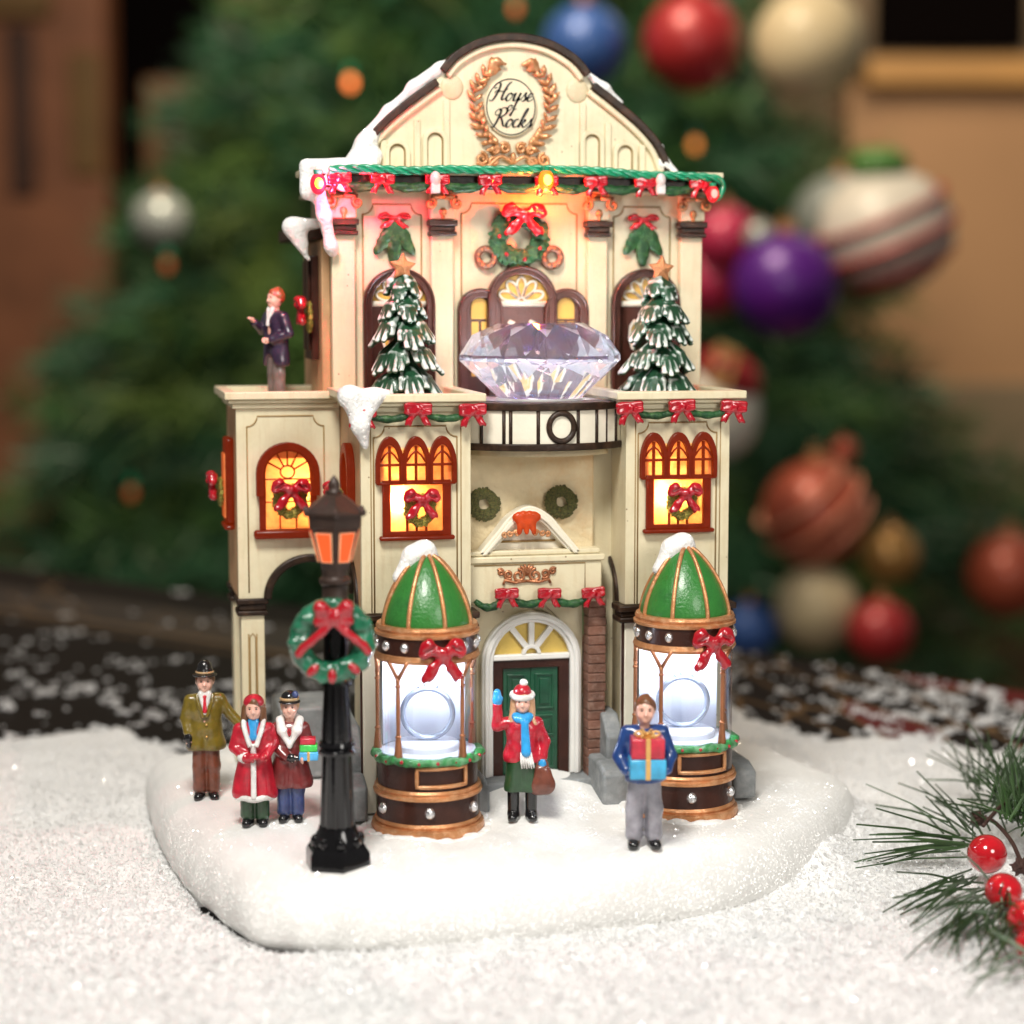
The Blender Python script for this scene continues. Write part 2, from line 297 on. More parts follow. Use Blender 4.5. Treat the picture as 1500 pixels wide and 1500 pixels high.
# ------------------------------------------------------------------ blended solids (signed distance + surface nets): moulded resin shapes
class Blob:
    def __init__(s, lo, hi, cell):
        s.lo = np.array(lo, float); s.cell = cell; s.n = np.ceil((np.array(hi)-s.lo)/cell).astype(int)+1
        s.ax = [s.lo[i]+np.arange(s.n[i])*cell for i in range(3)]; s.d = np.full(tuple(s.n), 9.0, np.float32)
    def _win(s, a, b, k):
        i0 = np.clip(np.floor((np.minimum(a, b)-k-s.lo)/s.cell).astype(int), 0, s.n-1); i1 = np.clip(np.ceil((np.maximum(a, b)+k-s.lo)/s.cell).astype(int)+1, 1, s.n)
        sl = tuple(slice(i0[i], max(i1[i], i0[i]+1)) for i in range(3))
        return sl, np.meshgrid(*[s.ax[i][sl[i]].astype(np.float32) for i in range(3)], indexing='ij')
    def _mix(s, sl, d, k, cut):
        f = s.d[sl]
        if cut: s.d[sl] = np.maximum(f, -d); return
        h = np.maximum(k-np.abs(f-d), 0)/k
        s.d[sl] = np.minimum(f, d)-h*h*k*.25
    def cap(s, a, b, ra, rb=None, k=.04, cut=False):
        rb = ra if rb is None else rb; a = np.array(a, float); b = np.array(b, float); R = max(ra, rb)+k+3*s.cell
        sl, (X, Y, Z) = s._win(a, b, R); ab = b-a; L = ab@ab+1e-12
        t = np.clip(((X-a[0])*ab[0]+(Y-a[1])*ab[1]+(Z-a[2])*ab[2])/L, 0, 1)
        d = np.sqrt((X-a[0]-t*ab[0])**2+(Y-a[1]-t*ab[1])**2+(Z-a[2]-t*ab[2])**2)-(ra+(rb-ra)*t)
        s._mix(sl, d, k, cut); return s
    def ell(s, c, rad, k=.04, rot=None, cut=False):
        c = np.array(c, float); rad = np.array(rad, float); R = rad.max()+k+3*s.cell
        sl, (X, Y, Z) = s._win(c-0, c+0, R); P = [X-c[0], Y-c[1], Z-c[2]]
        if rot is not None:
            Rm = np.array(Euler(rot).to_matrix()).T; P = [Rm[i, 0]*P[0]+Rm[i, 1]*P[1]+Rm[i, 2]*P[2] for i in range(3)]
        k0 = np.sqrt((P[0]/rad[0])**2+(P[1]/rad[1])**2+(P[2]/rad[2])**2); k1 = np.sqrt((P[0]/rad[0]**2)**2+(P[1]/rad[1]**2)**2+(P[2]/rad[2]**2)**2)+1e-6
        s._mix(sl, k0*(k0-1)/k1, k, cut); return s
    def box(s, c, half, r=.02, k=.02, rot=None, cut=False):
        c = np.array(c, float); half = np.array(half, float); R = np.linalg.norm(half)+k+3*s.cell
        sl, (X, Y, Z) = s._win(c, c, R); P = [X-c[0], Y-c[1], Z-c[2]]
        if rot is not None:
            Rm = np.array(Euler(rot).to_matrix()).T; P = [Rm[i, 0]*P[0]+Rm[i, 1]*P[1]+Rm[i, 2]*P[2] for i in range(3)]
        q = [np.abs(P[i])-half[i]+r for i in range(3)]
        d = np.sqrt(sum(np.maximum(w, 0)**2 for w in q))+np.minimum(np.maximum(np.maximum(q[0], q[1]), q[2]), 0)-r
        s._mix(sl, d, k, cut); return s
    def noise(s, amp, freq, seed=1):
        r = np.random.default_rng(seed); X, Y, Z = np.meshgrid(*s.ax, indexing='ij'); n = 0
        for _ in range(5):
            w = r.normal(size=3)*freq; n = n+np.sin(w[0]*X+w[1]*Y+w[2]*Z+r.uniform(0, 6.28))
        s.d += (amp*n/2.5).astype(np.float32); return s
    def mesh(s, name, mats, mfun=None, smooth=1):
        d = s.d.copy(); d[0] = d[-1] = 9; d[:, 0] = d[:, -1] = 9; d[:, :, 0] = d[:, :, -1] = 9
        n = d.shape; ins = d < 0; C = [(i, j, k) for i in (0, 1) for j in (0, 1) for k in (0, 1)]
        def sh(A, o): return A[o[0]:n[0]-1+o[0], o[1]:n[1]-1+o[1], o[2]:n[2]-1+o[2]]
        cnt = sum(sh(ins, o).astype(np.int8) for o in C); act = (cnt > 0) & (cnt < 8)
        idx = np.argwhere(act); vid = np.full(act.shape, -1, np.int64); vid[act] = np.arange(len(idx))
        cv = {o: d[idx[:, 0]+o[0], idx[:, 1]+o[1], idx[:, 2]+o[2]] for o in C}
        acc = np.zeros((len(idx), 3)); w = np.zeros(len(idx))
        for o in C:
            for a in range(3):
                if o[a]: continue
                p = list(o); p[a] = 1; A, B = cv[o], cv[tuple(p)]; x = (A < 0) != (B < 0)
                t = np.where(x, A/(A-B+1e-12), 0); pt = np.tile(np.array(o, float), (len(idx), 1)); pt[:, a] = t
                acc[x] += pt[x]; w += x
        v = s.lo+(idx+acc/np.maximum(w, 1)[:, None])*s.cell; faces = []
        for a in range(3):
            b, c = (a+1) % 3, (a+2) % 3; sl0 = [slice(None)]*3; sl1 = [slice(None)]*3; sl0[a] = slice(0, n[a]-1); sl1[a] = slice(1, n[a])
            A, B = ins[tuple(sl0)], ins[tuple(sl1)]; e = np.argwhere(A != B); e = e[(e[:, b] > 0) & (e[:, c] > 0) & (e[:, b] < n[b]-1) & (e[:, c] < n[c]-1)]
            if not len(e): continue
            sg = A[e[:, 0], e[:, 1], e[:, 2]]; q = []
            for db, dc in ((-1, -1), (0, -1), (0, 0), (-1, 0)):
                g = e.copy(); g[:, b] += db; g[:, c] += dc; q.append(vid[g[:, 0], g[:, 1], g[:, 2]])
            q = np.stack(q, 1); q[~sg] = q[~sg][:, ::-1]; faces.append(q)
        f = np.concatenate(faces); f = f[(f >= 0).all(1)]
        for _ in range(smooth):
            sm = np.zeros_like(v); ct = np.zeros(len(v))
            for i in range(4):
                np.add.at(sm, f[:, i], v[f[:, (i+1) % 4]]); np.add.at(ct, f[:, i], 1)
            ok = ct > 0; v[ok] = .5*v[ok]+.5*sm[ok]/ct[ok][:, None]
        mi = None
        if mfun is not None: mi = mfun(v[f].mean(1))
        return mesh_np(name, v, f, mats, mi, 180)
# ------------------------------------------------------------------ the porcelain building
BLD = root('model_building', 'cream three storey miniature jewellery shop with curved gable and twin window towers', 'model building', (0.6, 2.2, 0))
def arch_pts(cx, half, z0, zs, rise=None, n=16, power=2.0):
    rise = half if rise is None else rise; p = [(cx-half, z0)]
    for i in range(n+1):
        a = math.pi*(1-i/n); p.append((cx+half*math.cos(a), zs+rise*abs(math.sin(a))**(2/power)))
    return p+[(cx+half, z0)]
def line(pts, r=.012, Y=0.0, closed=False, n=6):
    return MB().tube([(x, Y, z) for x, z in pts], r, n, closed)
def notch(x0, x1, z0, z1, q=.14, k=6):
    """panel outline with scooped top corners"""
    p = [(x0, z0), (x0, z1-q)]
    p += [(x0+q*(1-math.cos(t)) if False else x0+q*math.sin(t)*1.0, z1-q+q*(1-math.cos(t))) for t in np.linspace(.0, math.pi/2, k)]
    p += [(x1-q*math.sin(t), z1-q+q*(1-math.cos(t))) for t in np.linspace(math.pi/2, 0, k)]
    return p+[(x1, z1-q), (x1, z0)]

# upper block
m = MB().box(-2.3, 3.56, 2.25, 5.0, 5.3, 9.2)
m.build('upper_wall', [CREAM], BLD, bevel=.02)
m = MB()
PIL = [(-2.34, -1.98), (-.80, -.45), (1.70, 2.02), (3.22, 3.58)]
for x0, x1 in PIL:
    m.box(x0, x1, 2.12, 2.246, 6.0, 8.5); m.box(x0-.02, x1+.02, 2.05, 2.245, 8.72, 9.12)
    m.build('pilaster', [CREAM], BLD, bevel=.02); m = MB()
    b = MB().box(x0-.05, x1+.05, 2.0, 2.244, 8.62, 8.71).box(x0-.02, x1+.02, 2.05, 2.243, 8.54, 8.618).box(x0-.04, x1+.04, 2.03, 2.242, 8.47, 8.538)
    b.build('pilaster_capital', [DARK], BLD, bevel=.015)
    xc = (x0+x1)/2; g = MB()
    for sx in (-1, 1):
        sp = [(xc+sx*(.21+.095*(1-t)*math.cos(5.2*math.pi*t/2+1.57)), 1.98, 8.96+.095*(1-t)*math.sin(5.2*math.pi*t/2+1.57)) for t in np.linspace(0, .92, 26)]
        g.tube([(xc, 1.98, 9.062)]+sp, .032, 6)
    g.ell((xc, 2.045, 8.83), (.06, .05, .07), nu=10, nv=6); g.ell((xc, 2.04, 8.75), (.03, .04, .05), nu=8, nv=6)
    g.build('gold_scroll', [GOLD], BLD, angle=180)
for x0, x1 in ((-1.84, -.93), (-.30, 1.55), (2.15, 3.08)):
    line(notch(x0, x1, 6.2, 8.95 if x1-x0 < 1 else 8.98, .16), .014, 2.246).build('panel_line', [WASH], BLD, angle=180)
# cornice
c = MB().box(-2.78, 3.80, 1.74, 3.0, 9.37, 9.47)
c.box(-2.50, 3.66, 2.06, 5.0, 9.14, 9.20)
c.build('cornice_ledge', [CREAM], BLD, bevel=.025)
MB().box(-2.66, 3.74, 1.80, 2.95, 9.18, 9.368).build('cornice_band', [DARK], BLD, bevel=.02)
# gable
GP = catmull([(3.05, 9.46), (2.90, 9.86), (2.60, 10.21), (2.15, 10.57), (1.80, 10.82)], 6)
GT = catmull([(1.72, 10.98), (1.49, 11.23), (1.07, 11.45), (.56, 11.53), (.05, 11.45), (-.37, 11.23), (-.60, 10.98)], 6)
GL = np.array([(1.12-x, z) for x, z in GP])[::-1]
out = [(3.05, 9.46)]+list(map(tuple, GP[1:]))+list(map(tuple, GT))+list(map(tuple, GL))
MB().prism(out, 2.3, 2.62).build('gable', [CREAM], BLD, bevel=.02)
def band(path, w, y0, y1, off=0.0):
    p = np.array(path); t = np.gradient(p, axis=0); t /= np.linalg.norm(t, axis=1)[:, None]; nrm = np.stack([t[:, 1], -t[:, 0]], 1)
    cen = np.array([.56, 9.6]); sg = np.sign(((p-cen)*nrm).sum(1))[:, None]; nrm *= sg
    return MB().ring([tuple(q) for q in p+nrm*off], [tuple(q) for q in p+nrm*(off-w)], y0, y1, closed=False)
for pth in (GP[1:], GT, GL[:-1]):
    band(pth, .12, 2.16, 2.66, .05).build('gable_trim', [DARK], BLD, bevel=.02)
    band(pth, .10, 2.22, 2.32, -.072).build('gable_moulding', [CREAM], BLD, bevel=.025)
for x in (-.43, 1.56):
    MB().ell((x, 2.295, 10.74), (.18, .035, .19)).build('gable_boss', [BOSS], BLD, angle=180)
for x in (-.52, -.98, 1.65, 2.06, -1.50, 2.62):
    ztop = 10.55 if abs(x-.56) < 1.2 else (10.25 if abs(x-.56) < 1.7 else 9.92)
    MB().box(x-.05, x+.05, 2.25, 2.32, 9.47, ztop).build('gable_rib', [CREAM], BLD, bevel=.015)
for x, zt in ((-1.29, 9.94), (-.70, 10.12), (1.80, 10.14), (2.34, 9.98)):
    a = arch_pts(x, .20, 9.48, zt-.2, .2); b = arch_pts(x, .125, 9.48, zt-.2, .125)
    MB().ring(a, b, 2.24, 2.305, closed=False).build('gable_niche', [CREAM], BLD, bevel=.012)
    line(arch_pts(x, .118, 9.5, zt-.205, .118), .012, 2.296).build('niche_line', [WASH], BLD, angle=180)
# snow along the gable and on the cornice corner
def snow_blob(name, caps, lo, hi, cell, parent, amp=.02, seed=1, mat=None):
    B = Blob(lo, hi, cell)
    for q in caps: B.cap(*q, k=.10)
    B.noise(amp, 7, seed); return put(name, B.mesh(name, [mat or CAPSNOW]), parent, (0, 0, 0)) if parent is None else _putw(name, B, parent, mat or CAPSNOW)
def _putw(name, B, parent, mat):
    me = B.mesh(name, [mat]); o = put(name, me, parent, (0, 0, 0)); return o
zz = lambda x, z, y=2.34: (x, y, z)
snow_blob('snow_cap', [((-1.88, 2.25, 9.58), (-1.76, 2.25, 9.90), .19, .13), ((-1.76, 2.25, 9.85), (-1.66, 2.28, 10.06), .13, .06), (zz(-1.78, 9.86), zz(-1.40, 10.36), .13, .10), (zz(-1.40, 10.36), zz(-1.02, 10.72), .10, .10), (zz(-1.02, 10.72), zz(-.60, 11.03), .12, .09), (zz(-.60, 11.03), zz(-.5, 11.12), .08, .05),
    ((-1.92, 2.2, 9.52), (-1.70, 2.15, 9.58), .15, .12), ((-1.75, 2.2, 9.5), (-1.62, 2.2, 9.68), .13, .10)], (-2.3, 1.9, 9.3), (-.2, 2.9, 11.4), .03, BLD)
snow_blob('snow_cap', [(zz(1.70, 11.02), zz(2.02, 10.78), .03, .09), (zz(2.02, 10.78), zz(2.3, 10.58), .08, .03)], (1.4, 2.1, 10.3), (2.6, 2.8, 11.3), .03, BLD)
snow_blob('snow_cap', [((2.92, 2.3, 9.9), (2.98, 2.3, 9.62), .05, .09), ((2.98, 2.25, 9.62), (3.15, 2.2, 9.50), .08, .05)], (2.7, 2.0, 9.3), (3.4, 2.6, 10.1), .03, BLD)
snow_blob('snow_cap', [((-2.72, 2.1, 9.50), (-1.75, 2.1, 9.52), .13, .10), ((-2.72, 1.82, 9.48), (-2.1, 1.80, 9.50), .11, .07), ((-2.74, 1.85, 9.47), (-2.72, 1.80, 9.10), .12, .13), ((-2.60, 1.8, 9.2), (-2.48, 1.86, 8.75), .13, .10),
    ((-2.48, 1.86, 8.75), (-2.36, 1.98, 8.30), .10, .085), ((-2.36, 1.98, 8.30), (-2.33, 2.05, 8.22), .10, .09), ((-2.4, 1.78, 9.3), (-2.2, 1.76, 9.18), .11, .08)], (-3.0, 1.5, 8.0), (-1.5, 2.5, 9.8), .035, BLD)
# side of the upper block: lower roof tier, shutters
MB().box(-2.85, -2.302, 2.75, 5.0, 8.42, 8.62).build('side_cornice', [DARK], BLD, bevel=.03)
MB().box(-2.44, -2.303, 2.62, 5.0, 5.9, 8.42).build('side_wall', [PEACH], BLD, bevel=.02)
MB().box(-2.56, -2.441, 2.95, 3.85, 6.55, 8.18).box(-2.60, -2.562, 3.0, 3.36, 6.7, 8.1).box(-2.60, -2.563, 3.42, 3.8, 6.7, 8.1).build('side_shutter', [BROWN], BLD, bevel=.03)
snow_blob('snow_cap', [((-2.86, 2.76, 8.64), (-2.45, 2.78, 8.66), .085, .07), ((-2.86, 2.76, 8.62), (-2.80, 3.6, 8.64), .09, .09), ((-2.90, 2.76, 8.60), (-2.62, 2.72, 8.10), .10, .045), ((-2.78, 2.76, 8.60), (-2.68, 2.74, 8.34), .10, .06)], (-3.2, 2.4, 7.9), (-2.2, 5.0, 8.95), .04, BLD)
# upper arched windows
def white_fan(cx, z0, R, Y):
    g = MB()
    for a in np.linspace(18, 162, 5):
        a = math.radians(a); d = np.array([math.cos(a), math.sin(a)]); nn = np.array([-d[1], d[0]]); w = .30*R
        loop = [d*R*.12, d*R*.5+nn*w*.55, d*R*.80+nn*w*.5, d*R*.95, d*R*.80-nn*w*.5, d*R*.5-nn*w*.55]
        g.tube([(cx+q[0], Y, z0+q[1]) for q in catmull(loop, 4, True)], R*.055, 6, True)
    g.box(cx-R*1.08, cx+R*1.08, Y-.02, Y+.03, z0-.09, z0-.005); return g
def upper_window(cx, half, z0, apex, wings=()):
    zs = apex-half; F = MB().ring(arch_pts(cx, half, z0, zs), arch_pts(cx, half-.135, z0, zs, half-.135), 2.08, 2.246, closed=False)
    F.ring(arch_pts(cx, half-.01, z0, zs), arch_pts(cx, half-.05, z0, zs, half-.05), 2.05, 2.079, closed=False)
    F.box(cx-half+.13, cx+half-.13, 2.19, 2.243, z0, 7.45)
    for sx in wings:
        a = arch_pts(sx, .36, z0, 7.31); F.ring(a, arch_pts(sx, .215, z0, 7.31, .215), 2.10, 2.2455, closed=False)
        F.ring(arch_pts(sx, .35, z0, 7.31, .35), arch_pts(sx, .31, z0, 7.31, .31), 2.075, 2.099, closed=False)
        F.box(sx-.22, sx+.22, 2.195, 2.2425, z0, 7.53)
    w = F.build('upper_window', [BROWN], BLD, bevel=.02)
    MB().prism(arch_pts(cx, half-.13, 7.452, zs, half-.13), 2.20, 2.2415).build('lunette', [OCHRE], w)
    white_fan(cx, 7.475, half-.17, 2.175).build('fan_tracery', [IVORY], w, angle=180)
    for dx in (-.165, .165):
        o = [(cx+dx+.115*math.cos(t), 6.93+.26*math.sin(t)) for t in np.linspace(.2, 2*math.pi+.2, 9)[:-1]]
        i = [(cx+dx+.075*math.cos(t), 6.93+.20*math.sin(t)) for t in np.linspace(.2, 2*math.pi+.2, 9)[:-1]]
        MB().ring(o, i, 2.15, 2.189).build('oval_frame', [IVORY], w, bevel=.01); MB().prism(i, 2.17, 2.188).build('oval_pane', [OCHRE], w)
    for sx in wings:
        MB().prism(arch_pts(sx, .14, 7.19, 7.38, .14), 2.18, 2.1945).box(sx-.135, sx-.02, 2.18, 2.1944, 6.3, 7.15).box(sx+.02, sx+.135, 2.18, 2.1943, 6.3, 7.15).build('side_pane', [OCHRE], w, bevel=.008)
upper_window(-1.30, .56, 6.0, 7.98); upper_window(2.66, .56, 6.0, 7.98); upper_window(.64, .56, 6.0, 8.02, (-.02, 1.36))

# the two projecting towers
TC = (-1.42, 2.535)
def rect(cx, h, z0, z1): return [(cx-h, z0), (cx-h, z1), (cx+h, z1), (cx+h, z0)]
def side_poly():
    p = [(.12, 5.9), (.12, 2.96), (.32, 2.96)]
    p += [(1.2-.86*math.cos(t), 2.96+.72*math.sin(t)) for t in np.linspace(0.02, math.pi-.02, 18)]
    return p+[(2.08, 2.96), (2.24, 2.96), (2.24, 5.9)]
def bow_shape():
    B = Blob((-.62, -.3, -.62), (.62, .3, .42), .03)
    for s in (-1, 1):
        B.cap((0, -.02, .0), (s*.30, 0, .16), .09, .17, .06); B.cap((s*.30, .0, .16), (s*.40, 0, .06), .16, .13, .06)
        B.ell((s*.30, -.12, .12), (.16, .06, .05), .04, (0, s*.5, 0), cut=True)
        B.cap((0, .02, -.02), (s*.20, .02, -.26), .08, .11, .05); B.cap((s*.20, .02, -.26), (s*.34, .02, -.44), .11, .12, .05)
        B.ell((s*.36, .02, -.60), (.07, .3, .13), .02, cut=True)
    B.ell((0, -.08, .04), (.10, .12, .11), .03); B.noise(.012, 16, 4)
    return B.mesh('bow', [RED])
BOW = bow_shape()
def square_bow():
    B = Blob((-.6, -.3, -.6), (.6, .3, .42), .035)
    B.box((0, 0, .12), (.46, .14, .22), .08); B.ell((0, -.10, .10), (.12, .12, .16), .03)
    for s in (-1, 1):
        B.cap((s*.14, .02, -.08), (s*.32, .02, -.42), .11, .12, .05); B.ell((s*.33, .02, -.58), (.09, .3, .13), .02, cut=True)
        B.ell((s*.28, -.16, .14), (.13, .06, .05), .03, cut=True)
    B.noise(.014, 15, 9); return B.mesh('bow', [RED])
SQBOW = square_bow()
def leaf_wreath(seed, mat, R0=.70, tk=.22, cell=.05, nl=150):
    """unit wreath: clustered leaves round a ring, in the xz plane"""
    r = np.random.default_rng(seed); B = Blob((-1.25, -.5, -1.25), (1.25, .5, 1.25), cell)
    for a in np.linspace(0, 2*math.pi, 40, endpoint=False): B.ell((R0*math.cos(a), 0, R0*math.sin(a)), (tk, .17, tk), .06)
    for _ in range(nl):
        a = r.uniform(0, 2*math.pi); b = r.uniform(0, 2*math.pi); R = R0+(tk+.02)*math.cos(b)
        B.ell((R*math.cos(a), .19*math.sin(b), R*math.sin(a)), (.13, .07, .075), .03, (0, -a+r.uniform(-.9, .9), 0))
    return B.mesh('wreath', [mat], smooth=1)
WR_GREEN = leaf_wreath(3, GREEN, cell=.04, nl=260); WR_OLIVE = leaf_wreath(5, OLIVE_WREATH, .68, .26, .045, 260)
def window_wreath(name, loc, r, rot, label, group):
    t = root(name, label, 'wreath', loc, group, rot)
    put('leaf_ring', WR_GOLDGREEN, t, scale=(r, r*.7, r), local=True); put('bow', BOW, t, (0, -.14*r/.25, .62*r), r*2.1, local=True); return t
WR_GOLDGREEN = leaf_wreath(8, M('glow_tinted_green', (.20, .20, .03), .3, var=.7, scale=12, bump=.6, metal=.3, tint=(.8, .6, .15), tamt=.9, tscale=9))  # gold patches paint the lit window's glow into the green leaves
for ti, cx in enumerate(TC):
    T = MB().ring(rect(cx, .805, 2.96, 5.9), rect(cx, .46, 4.12, 5.36), 0, .12).build('tower_front', [CREAM], BLD, bevel=.012)
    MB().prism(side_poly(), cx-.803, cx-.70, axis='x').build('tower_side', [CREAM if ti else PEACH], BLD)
    MB().prism(side_poly(), cx+.70, cx+.803, axis='x').build('tower_side', [CREAM], BLD)
    MB().box(cx-.70, cx+.70, .12, 2.2, 3.70, 3.78).box(cx-.70, cx+.70, 1.5, 1.6, 3.78, 5.85).build('tower_inside', [IVORY], BLD)
    MB().box(cx-.70, cx+.70, .5, .58, .0, 3.70).build('tower_back', [WHITE], BLD)
    for s in (-1, 1):
        MB().box(cx+s*.70-.105, cx+s*.70+.10, 0.0, .26, 0, 2.70).build('tower_pier', [IVORY if s < 0 else CREAM], BLD, bevel=.02)
        k = cx+s*.72; MB().box(k-.20, k+.20, -.10, .36, 2.86, 2.957).box(k-.16, k+.16, -.06, .32, 2.78, 2.858).box(k-.19, k+.19, -.09, .35, 2.70, 2.778).build('pier_capital', [DARK], BLD, bevel=.02)
        MB().box(cx+s*.812-.02, cx+s*.812+.02, .03, .10, 0, 2.69).build('pier_edge', [BROWN], BLD, bevel=.006)
        MB().prism([(.30, .4), (.30, 2.96)]+[(1.2-.88*math.cos(t), 2.94+.72*math.sin(t)) for t in np.linspace(0, math.pi, 18)]+[(2.1, 2.96), (2.1, .4)], cx+s*.60-.03, cx+s*.60+.03, axis='x').build('arch_infill', [CREAM], BLD)
        arc = [(1.2-.86*math.cos(t), 2.96+.72*math.sin(t)) for t in np.linspace(0, math.pi, 18)]; arc2 = [(1.2-.76*math.cos(t), 2.96+.62*math.sin(t)) for t in np.linspace(0, math.pi, 18)]
        MB().ring(arc, arc2, cx+s*.75-.10, cx+s*.75+.10, axis='x', closed=False).build('side_arch', [DARK], BLD, bevel=.02)
    P = MB()
    P.ring([(cx-1.0, -.20), (cx+1.0, -.20), (cx+1.0, 2.24), (cx-1.0, 2.24)], [(cx-.80, .02), (cx+.80, .02), (cx+.80, 2.2), (cx-.80, 2.2)], 6.03, 6.15, axis='z')
    P.box(cx-.93, cx+.93, -.13, 2.238, 5.97, 6.028); P.box(cx-.86, cx+.86, -.06, 2.236, 5.88, 5.968); P.build('tower_parapet', [CREAM], BLD, bevel=.018)
    line(notch(cx-.62, cx+.60, 2.98, 5.68, .16), .012, -.003).build('panel_line', [WASH], BLD, angle=180)
    for s in (-1, 1): line([(cx+s*.66, 2.98), (cx+s*.66, 5.8)], .009, -.002).build('panel_line', [WASH], BLD, angle=180)
    # triple window
    F = MB().ring(rect(cx, .50, 4.10, 4.90), rect(cx, .385, 4.16, 4.87), -.07, .005)
    for dx in (-.14, .0, .14): F.box(cx+dx-.017, cx+dx+.017, -.05, -.012, 4.16, 4.40)
    for i in (-1, 0, 1):
        x = cx-.01+i*.385; F.ring(arch_pts(x, .205, 4.86, 5.14, .40, power=1.7), arch_pts(x, .145, 4.86, 5.12, .30, power=1.7), -.12, .004, closed=False)
        F.box(x-.15, x+.15, -.09, -.014, 5.11, 5.145).box(x-.016, x+.016, -.095, -.013, 4.86, 5.40).box(x-.19, x+.19, -.10, -.01, 4.84, 4.875)
        for s in (-1, 1): F.tube([(x, -.06, 5.33), (x+s*.07, -.06, 5.27), (x+s*.14, -.06, 5.17)], .018, 6)
    w = F.build('triple_window', [FRAMEGLOW], BLD, bevel=.012)
    MB().sheet(rect(cx, .47, 4.12, 4.88), -.004).build('lit_pane', [PANE], w)
    for i in (-1, 0, 1): MB().sheet(arch_pts(cx-.01+i*.385, .16, 4.885, 5.12, .30, power=1.7), -.004).build('lit_pane', [PANE], w)
    MB().box(cx-.55, cx+.55, -.12, .003, 4.035, 4.098).build('window_sill', [FRAMEGLOW], w, bevel=.025)
    point('window_lamp', (cx-.27 if ti == 0 else cx-.22, .12 if ti == 0 else .18, 4.62), 150 if ti == 0 else 110, (1, .55, .24), .05)
    window_wreath('window_wreath', (cx+.04, -.10, 4.47), .25, 0, ('golden green wreath with red bow hanging in the left tower window', 'golden green wreath with red bow hanging in the right tower window')[ti], 'wreaths in the lit windows')
snow_blob('snow_cap', [((-2.42, -.1, 6.12), (-1.85, -.12, 6.15), .125, .05), ((-2.38, -.14, 6.09), (-2.25, -.16, 5.72), .16, .115), ((-2.25, -.16, 5.72), (-2.17, -.12, 5.42), .14, .05), ((-2.05, -.16, 6.10), (-2.12, -.18, 5.9), .12, .08), ((-2.42, .5, 6.15), (-2.4, -.1, 6.14), .06, .13)], (-2.9, -.6, 5.1), (-1.4, .9, 6.5), .03, BLD)
# window on the outer side of the left tower
def yz(p): return p
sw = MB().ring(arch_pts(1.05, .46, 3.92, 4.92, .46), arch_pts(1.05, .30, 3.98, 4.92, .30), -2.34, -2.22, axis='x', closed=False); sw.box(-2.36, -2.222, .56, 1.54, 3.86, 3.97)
w = sw.build('side_window', [FRAMEGLOW], BLD, bevel=.02); MB().prism(arch_pts(1.05, .31, 3.97, 4.92, .31), -2.245, -2.2235, axis='x').build('lit_pane', [PANE], w)
window_wreath('window_wreath', (-2.40, 1.0, 4.45), .26, -math.pi/2, 'golden green wreath with red bow on the side window between wing and left tower', 'wreaths in the lit windows')

# wing on the left
wx0, wx1 = -3.82, -2.235
ap = [(-2.72-.72*math.cos(t), 2.9+.68*math.sin(t)) for t in np.linspace(0, math.pi*.72, 16)]
WP = [(wx0, 5.86), (wx0, 2.9)]+ap+[(wx1, ap[-1][1]), (wx1, 5.86)]
def wing_front():
    # wall above the arch, with a window opening: four pieces butted round the opening
    x0, x1, z0, z1 = -3.40, -2.70, 3.98, 5.06; m = MB()
    low = [(wx0, z0), (wx0, 2.9)]+ap+[(wx1, ap[-1][1]), (wx1, z0)]
    m.prism(low, 2.2, 2.34); m.box(wx0, x0, 2.2, 2.34, z0, z1); m.box(x1, wx1, 2.2, 2.34, z0, z1); m.box(wx0, wx1, 2.2, 2.34, z1, 5.86); return m
wing_front().build('wing_front', [CREAM], BLD)
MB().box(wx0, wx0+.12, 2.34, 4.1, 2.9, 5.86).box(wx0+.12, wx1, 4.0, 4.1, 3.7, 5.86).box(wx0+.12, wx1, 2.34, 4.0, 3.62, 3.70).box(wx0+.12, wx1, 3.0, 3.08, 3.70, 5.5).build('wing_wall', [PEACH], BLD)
MB().ring([(-4.0, 2.02), (-2.25, 2.02), (-2.25, 4.3), (-4.0, 4.3)], [(-3.82, 2.2), (-2.25, 2.2), (-2.25, 4.12), (-3.82, 4.12)], 5.98, 6.10, axis='z').box(-3.94, wx1, 2.08, 4.24, 5.92, 5.978).box(-3.88, wx1, 2.14, 4.18, 5.84, 5.918).build('wing_parapet', [CREAM], BLD, bevel=.018)
MB().ring([(p[0], p[1]) for p in [(-2.72-.72*math.cos(t), 2.9+.68*math.sin(t)) for t in np.linspace(0, math.pi*.72, 18)]], [(-2.72-.60*math.cos(t), 2.9+.56*math.sin(t)) for t in np.linspace(0, math.pi*.72, 18)], 2.10, 2.5, closed=False).build('wing_arch', [DARK], BLD, bevel=.025)
for y in (2.2, 3.7):
    MB().box(wx0+.03, -3.43, y+.01, y+.40, 0, 2.66).build('wing_pillar', [CREAM], BLD, bevel=.02)
    MB().box(wx0-.04, -3.37, y-.06, y+.46, 2.82, 2.91).box(wx0, -3.40, y-.02, y+.43, 2.72, 2.818).box(wx0-.03, -3.38, y-.05, y+.45, 2.64, 2.718).build('pillar_capital', [DARK], BLD, bevel=.02)
for dx in (-3.68, -3.55): line([(dx, .2), (dx, 2.35)], .010, 2.208).build('pillar_flute', [WASH], BLD, angle=180)
line([(-3.66, .1), (-3.66, 2.3), (-3.615, 2.36), (-3.57, 2.3), (-3.57, .1)], .011, 2.207).build('pillar_flute', [WASH], BLD, angle=180)
line(notch(-3.66, -2.48, 3.0, 5.72, .16), .012, 2.197).build('panel_line', [WASH], BLD, angle=180)
F = MB().ring(arch_pts(-3.05, .485, 4.50, 4.84, .48), arch_pts(-3.05, .37, 4.50, 4.84, .37), 2.04, 2.205, closed=False)
